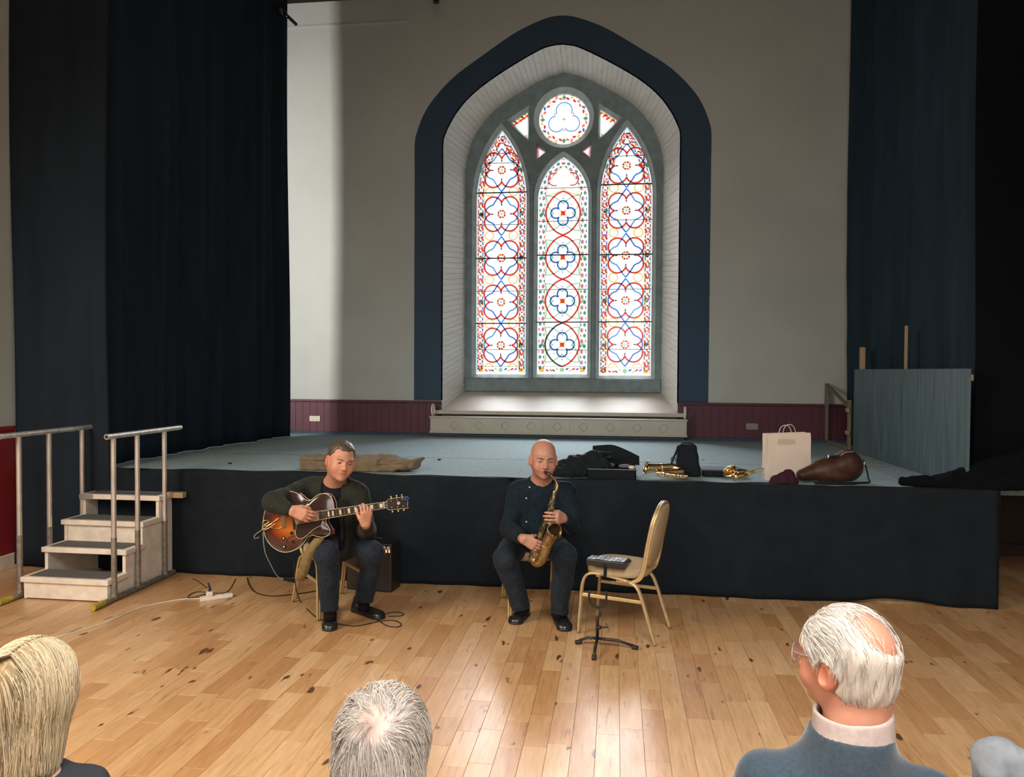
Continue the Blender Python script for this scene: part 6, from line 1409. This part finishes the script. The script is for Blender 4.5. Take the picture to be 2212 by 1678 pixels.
def sitter(t, sh, m_top, m_leg, neck, rz=0, width=.19, h=.010, nr=.072, drop=0, legs=True):
    """seated clothes from the neck down, feet on the floor; sh = shoulder centre"""
    sh = np.array(sh, float); rt = np.array([cos(rz), sin(rz), 0]); fw = np.array([-sin(rz), cos(rz), 0]); pel = np.array([*(sh-fw*.02)[:2], .56])
    aR, aL = sh-rt*width-(0, 0, drop), sh+rt*width-(0, 0, drop); eR, eL = aR-rt*.06+fw*.02-(0, 0, .27), aL+rt*.06+fw*.02-(0, 0, .27); hR_, hL_ = eR+fw*.22+rt*.10-(0, 0, .03), eL+fw*.22-rt*.10-(0, 0, .03)
    def top(p):
        d = econe(p, sh+(0, 0, -.04), pel, (width*.98, .115), (width*.95, .14), rt); d = smin(d, cone(p, aR, aL, .066, .066), .05); d = smin(smin(d, cone(p, aR+rt*.04, sh+(0, 0, .065), .04, .05), .05), cone(p, aL-rt*.04, sh+(0, 0, .065), .04, .05), .05) if drop else d; d = smin(d, cone(p, sh, np.array(neck), .10, nr), .06)
        for a, e_, hh in ((aR, eR, hR_), (aL, eL, hL_)): d = smin(d, smin(cone(p, a, e_, .068, .055), cone(p, e_, hh, .052, .040), .03), .03)
        return smax(d+folds(p, 26, .006, int(abs(sh[0])*100)), p[:, 2]-np.array(neck)[2]-.0, .006)
    lo, hi = bounds([aR, aL, eR, eL, hR_, hL_, pel], .13); hi[2] = neck[2]+.05; sdf_obj('top', top, lo, hi, h, m_top, t)
    kn = [pel+rt*s_*.11+fw*.42+(0, 0, -.02) for s_ in (-1, 1)]; an = [k-(0, 0, k[2]-.10)-fw*.02 for k in kn]
    if legs:
        def lg(p):
            d = ell(p, pel+(0, 0, -.02), (.17, .16, .12))
            for s_, k, a in zip((-1, 1), kn, an): d = smin(smin(d, cone(p, pel+rt*s_*.09, k, .088, .072), .03), cone(p, k, a, .068, .058), .02)
            return smax(d, .06-p[:, 2], .005)
        lo, hi = bounds([pel]+kn+an, .14); sdf_obj('trousers', lg, lo, hi, .014, m_leg, t)
        for a in an: shoe('shoe', a-fw*.05, a+fw*.19, t, .045)
    return sh, hR_, hL_, eR, eL, rt, fw
def aud_body(t, C, R, sc, sh, arms, base, seed, h=.004, nr=.060):
    sh, hR_, hL_, eR, eL, rt, fw = arms
    def f(p):
        d = head_sdf((p-C)@R/sc, {})*sc; d = smin(d, cone(p, C+R@np.array([0, .032, -.07])*sc, sh+(0, 0, .0), nr*sc, (nr+.006)*sc), .025); d = smin(d, econe(p, sh, np.array([sh[0], sh[1], .6]), (.10, .07), (.10, .08), rt), .04)
        for hh, e_, s_ in ((hR_, eR, 1), (hL_, eL, -1)):
            d = smin(d, cone(p, e_, hh, .035, .027), .02); d = np.minimum(d, smin(d, hand_sdf(p, hh, fw*.8+rt*s_*.35-np.array((0, 0, .15)), (0, 0, -1), rt*s_, [(.35, .4, .3)]*4, .95), .01))
        return d
    lo, hi = bounds([C-.15, C+.16, eR, eL, hR_+fw*.2, hL_+fw*.2, sh], .09); lo[2] = .5; return sdf_obj('body', f, lo, hi, h, 'skin', t, lambda V: skin_col(base, (V-C)@R/sc, seed))

# --- man with white hair and a bald crown, right
C = pd(1826, 1430, 1.85); RH = Rhead(180+40, 2, 3); sc = 1.07
t = empty('person', (C[0], C[1]-.05, 0), 'white haired balding man with glasses and slate blue sweater, seen from behind', 'person')
sh = C+(-.004, -.03, -.285); arms = sitter(t, sh, 'sweater', 'jeans', sh+(.010, -.010, .141), rz=radians(-6), width=.185, h=.008, nr=.092, drop=.014)
aud_body(t, C, RH, sc, sh, arms, (.56, .27, .185), 3, nr=.067)
hf = lambda p: head_sdf((p-C)@RH/sc, {})*sc
def cl(p):
    n0 = sh+(.012, -.014, .07); a = np.abs(econe(p, n0, C+(.012, -.022, -.06), (.092, .086), (.081, .079), (1, 0, 0)))-.0045; z = p[:, 2]-C[2]; w_ = .004*np.sin(p[:, 0]*20+1)
    return smax(smax(a, z+.102-w_, .006), -(z+.185), .006)
sdf_obj('shirt_collar', cl, sh-.14, sh+.16, .005, 'collar', t)
loc = lambda V: (V-C)@RH/sc
def hz(q):   # > 0 inside the hair zone
    g = q[:, 1]*.62+q[:, 2]*.55+.012; bald = 1-np.sqrt(((q[:, 0]+.012)/.051)**2+((q[:, 1]-.070)/.057)**2+((q[:, 2]-.082)/.053)**2); ear = np.sqrt(((np.abs(q[:, 0])-.084)/.022)**2+((q[:, 1]-.006)/.032)**2+((q[:, 2]+.012)/.036)**2)-1
    low = q[:, 2]+.076-.35*np.maximum(-q[:, 1]+.03, 0); return g, bald, ear, low
def rhair(p):
    q = loc(p); g, bald, ear, low = hz(q); d = head_sdf(q, {})-(.006+.005*np.clip((q[:, 1])/.1, 0, 1))*np.clip(.12-bald*2.5, .12, 1)+.0012*np.sin(q[:, 0]*200+q[:, 2]*60)
    d = smax(d, -g*.8, .008); d = smax(d, bald*.045, .008); d = smax(d, -ear*.02, .004); return smax(d, -low, .008)*sc
sdf_obj('hair', rhair, C-.18, C+.18, .0036, 'hair', t, lambda V: np.array([[.60, .56, .52]])*(1+.12*np.sin(loc(V)[:, [0]]*190+loc(V)[:, [2]]*40)))
r_ = np.random.default_rng(11); D = r_.normal(size=(9000, 3)); D /= np.linalg.norm(D, axis=1)[:, None]; P0 = project(hf, C+D*.11, 0, 5); q = loc(P0); g, bald, ear, low = hz(q)
k = (g > .0)&(ear > .35)&(low > .006)&(bald < .3)&((bald < -.03)|(r_.random(len(q)) < .30)); P0 = P0[k][:3400]; up = RH[:, 2]; bk = RH[:, 1]; xr = RH[:, 0]
crown = C+RH@(np.array([-.02, .06, .11])*sc)
def fl(p, t_):
    v = p-crown; v = v/(np.linalg.norm(v, axis=1)[:, None]+.01); q = loc(p); side = np.clip(np.abs(q[:, 0])/.07, 0, 1)[:, None]
    top_ = (q[:, [2]] > .06)*1.; return v*.35-up*.9*(1-top_*.6)+bk*1.1*side*(q[:, [1]] < .03)+bk*.6*top_+xr*.15*np.sin(q[:, [2]]*30)
hair_obj('hair_strands', grow_hair(hf, P0, fl, 6, .007, .0105*sc, .0015, 12, .14), np.full(len(P0), .00075), (.72, .69, .665), .10, t, 13, dark=((.36, .33, .30), .18))['kind'] = 'stuff'
# glasses
gl = lambda x, y, z: C+RH@(np.array([x, y, z])*sc)
mb = MB(); mb.tube(catmull([gl(.072, -.085, .018), gl(.080, -.04, .022), gl(.084, .0, .022), gl(.083, .018, .008)], 5), .0018, 6); mb.tube(catmull([gl(-.072, -.085, .018), gl(-.080, -.04, .022), gl(-.084, .0, .022)], 5), .0018, 6)
for s_ in (-1, 1): mb.tube([gl(s_*.038+.030*cos(a), -.108+.018*(cos(a)*s_ > 0)*abs(cos(a)), .002+.021*sin(a)) for a in np.linspace(0, 2*pi, 20)[:-1]], .0014, 6, closed=True)
mb.tube([gl(-.009, -.112, .006), gl(.009, -.112, .006)], .0015, 6); gs = mb.build('glasses', 'steel_dirty', None, True); tag(gs, 'thin framed glasses on the white haired balding man', 'glasses')
for s_ in (-1, 1): m2 = MB(); m2.add([gl(s_*.038, -.109, .002)]+[gl(s_*.038+.029*cos(a), -.108+.017*(cos(a)*s_ > 0)*abs(cos(a)), .002+.020*sin(a)) for a in np.linspace(0, 2*pi, 17)[:-1]], [(0, 1+i, 1+(i+1) % 16) for i in range(16)]); m2.build('lens', 'lens', gs, True)

# --- woman with short silvery hair, centre
C = pd(829, 1603, 1.72); RH = Rhead(180+4, 14, 0); sc = .92
t = empty('person', (C[0], C[1]-.05, 0), 'person with short silvery white hair and a pink crown, seen from behind', 'person')
sh = C+(0, -.035, -.25); arms = sitter(t, sh, 'dark_top', 'jeans', sh+(0, 0, .05), width=.165, h=.012); aud_body(t, C, RH, sc, sh, arms, (.66, .36, .28), 4, .0045)
def hv(p, C=C, RH=RH):
    q = (p-C)@RH; d = ell(q, (0, .022, .018), (.096, .104, .104)); d = smin(d, ell(q, (0, .045, -.06), (.090, .070, .075)), .03); return d
hvs = lambda p: hv(p)
cut = lambda p: smax(hv(p)+.004+.003*np.sin(((p-C)@RH)[:, 0]*90)*np.sin(((p-C)@RH)[:, 2]*70), -(((p-C)@RH)[:, 1]+.045-.8*np.maximum(((p-C)@RH)[:, 2]-.02, 0)), .02)
crown = C+np.array([.016, -.080, .078]); crown = project(hvs, crown[None], 0)[0]
def scalpcol(V): d = np.linalg.norm(V-crown-RH@np.array([.012, 0, 0]), axis=1)[:, None]; w_ = np.exp(-(d/.030)**2); return np.array([[.52, .47, .44]])*(1-w_)+np.array([[.40, .235, .20]])*w_
sdf_obj('hair', cut, C-.17, C+.17, .004, 'hair', t, scalpcol)
r_ = np.random.default_rng(21); D = r_.normal(size=(9000, 3)); D /= np.linalg.norm(D, axis=1)[:, None]; P0 = project(hvs, C+D*.11, 0, 4); q = (P0-C)@RH; dc = np.linalg.norm(P0-crown, axis=1)
k = (q[:, 1] > -.05+.8*np.maximum(q[:, 2]-.02, 0)-.02)&(q[:, 2] > -.12)&((dc > .014)|(r_.random(len(dc)) < .35)); P0 = P0[k][:3600]
def fl(p, t_):
    v = p-crown; dd = np.linalg.norm(v, axis=1)[:, None]; v = v/(dd+.004); sw = np.cross(RH[:, 1], v); q = (p-C)@RH; return v+sw*(.55*np.exp(-dd/.05)+.35*np.sin(q[:, [0]]*38+q[:, [2]]*22+1))-RH[:, 2]*.5*(dd > .06)
hair_obj('hair_strands', grow_hair(hvs, P0, fl, 9, .010, .010, .006, 22, .22), np.full(len(P0), .0010), (.62, .60, .575), .13, t, 23, dark=((.46, .41, .37), .25))['kind'] = 'stuff'
# fly-away tufts at the front of the crown
r_ = np.random.default_rng(24); n_t = 60; b0 = project(hvs, crown+(r_.normal(size=(n_t, 3))*[.05, .03, .02]-RH[:, 1]*.05+RH[:, 2]*.02), 0, 3); tt = np.linspace(0, 1, 6)[None, :, None]; dv = (-RH[:, 1]*.3+RH[:, 2]*.8)[None, None]+r_.normal(size=(n_t, 1, 3))*.5
hair_obj('loose_strands', b0[:, None]+dv*tt*.022+r_.normal(size=(n_t, 1, 3))*tt**2*.008, np.full(n_t, .0006), (.66, .62, .58), .1, t, 25)['kind'] = 'stuff'

# --- blonde woman, left edge
C = pd(74, 1494, 1.85); RH = Rhead(180-6, 6, 0); sc = .89
t = empty('person', (C[0], C[1]-.05, 0), 'person with straight blonde shoulder length hair at the left edge, seen from behind', 'person')
sh = C+(.0, -.03, -.235); arms = sitter(t, sh, 'dark_top', 'jeans', sh+(0, 0, .05), rz=radians(8), width=.118, h=.012); aud_body(t, C, RH, sc, sh, arms, (.60, .36, .27), 5, .0045)
def hb(p):
    q = (p-C)@RH; d = ell(q, (0, .018, .020), (.088, .108, .104)); d = smin(d, econe(q, np.array((0, .022, -.02)), np.array((0, .025, -.148)), (.088, .092), (.078, .080), (1, 0, 0)), .03); return d
cutb = lambda p: smax(hb(p)+.005+.004*np.sin(((p-C)@RH)[:, 0]*120), -(((p-C)@RH)[:, 1]+.05-.7*np.maximum(((p-C)@RH)[:, 2]-.03, 0)), .02)
sdf_obj('hair', cutb, C-np.array([.16, .16, .26]), C+.16, .0045, 'hair', t, lambda V: np.array([[.42, .30, .155]])*(1+.2*np.sin(((V-C)@RH)[:, [0]]*170)))
r_ = np.random.default_rng(31); n_s = 3200
part = np.stack([r_.normal(size=n_s)*.010-.012, np.linspace(-.06, .09, n_s), np.full(n_s, .11)], 1); q = np.concatenate([part, np.stack([r_.uniform(-.09, .09, 1600), r_.uniform(-.03, .12, 1600), r_.uniform(-.06, .08, 1600)], 1)]); P0 = project(hb, C+q@RH.T, 0, 5); sgn = np.where(q[:, 0] > -.012, 1., -1.)
S0 = np.concatenate([np.sign(q[:n_s, 0]+.012+1e-9), np.sign(q[n_s:, 0]+1e-9)])
def flb(p, t_): q = (p-C)@RH; a = np.exp(-((.10-q[:, 2])/.035)**2)[:, None]; return RH[:, 0][None]*S0[:, None]*a*1.5-np.array([[0, 0, 1.]])*(1.25-a*.6)+RH[:, 0]*.10*np.sin(q[:, [0]]*60+q[:, [2]]*14)+RH[:, 1]*.25*(q[:, [1]] > .02)*a
H_ = grow_hair(hb, P0, flb, 14, .0212, .009, -.012, 32, .10); hair_obj('hair_strands', H_, np.full(len(P0), .0011), (.62, .515, .35), .14, t, 33, dark=((.33, .25, .15), .25), taper=.5)['kind'] = 'stuff'

# --- the raised knee at the right edge
K = pd(2163, 1655, 2.06); t = empty('person', (K[0]+.45, K[1]-.25, 0), 'person in faded blue jeans, only a raised knee showing at the right edge', 'person')
hipc = np.array((K[0]+.46, K[1]-.22, .56)); kn2 = hipc+(-.34, .24, .0); an2 = np.array((kn2[0], kn2[1]+.02, .10)); an1 = np.array((K[0]-.03, K[1]+.06, K[2]-.42))
def jn(p):
    d = ell(p, hipc, (.17, .16, .13)); d = smin(d, cone(p, hipc+(-.06, .06, .03), K, .092, .066), .04); d = smin(d, cone(p, K, an1, .066, .050), .035); d = smin(d, cone(p, hipc+(.02, -.05, 0), kn2, .09, .07), .03); d = smin(d, cone(p, kn2, an2, .068, .052), .02)
    return smax(d+folds(p, 38, .008, 71)+folds(p, 90, .003, 72), .06-p[:, 2], .005)
lo, hi = bounds([hipc, K, an1, an2, kn2], .15); sdf_obj('jeans', jn, lo, hi, .008, 'jeans_light', t); shoe('shoe', an2-(0, .05, 0), an2+(-.03, .19, 0), t, .045); shoe('shoe', an1+(.0, -.06, 0), an1+(-.05, .18, 0), t, .045, lift=float(an1[2]-.10))
shk = hipc+(.02, -.03, .46); armk = sitter(t, shk, 'dark_top', 'jeans_light', shk+(0, 0, .05), rz=radians(20), width=.17, h=.014, legs=False); Ck = shk+(0, .02, .215); aud_body(t, Ck, Rhead(180+20, 0, 0), 1.0, shk, armk, (.6, .34, .25), 6, .007)
def hk(p): q = (p-Ck)@Rhead(200, 0, 0); return smax(head_sdf(q, {})-.007, -(q[:, 1]*.66+q[:, 2]*.75-.01), .01)
sdf_obj('hair', hk, Ck-.17, Ck+.17, .006, 'hair', t, lambda V: np.full((len(V), 3), .05))
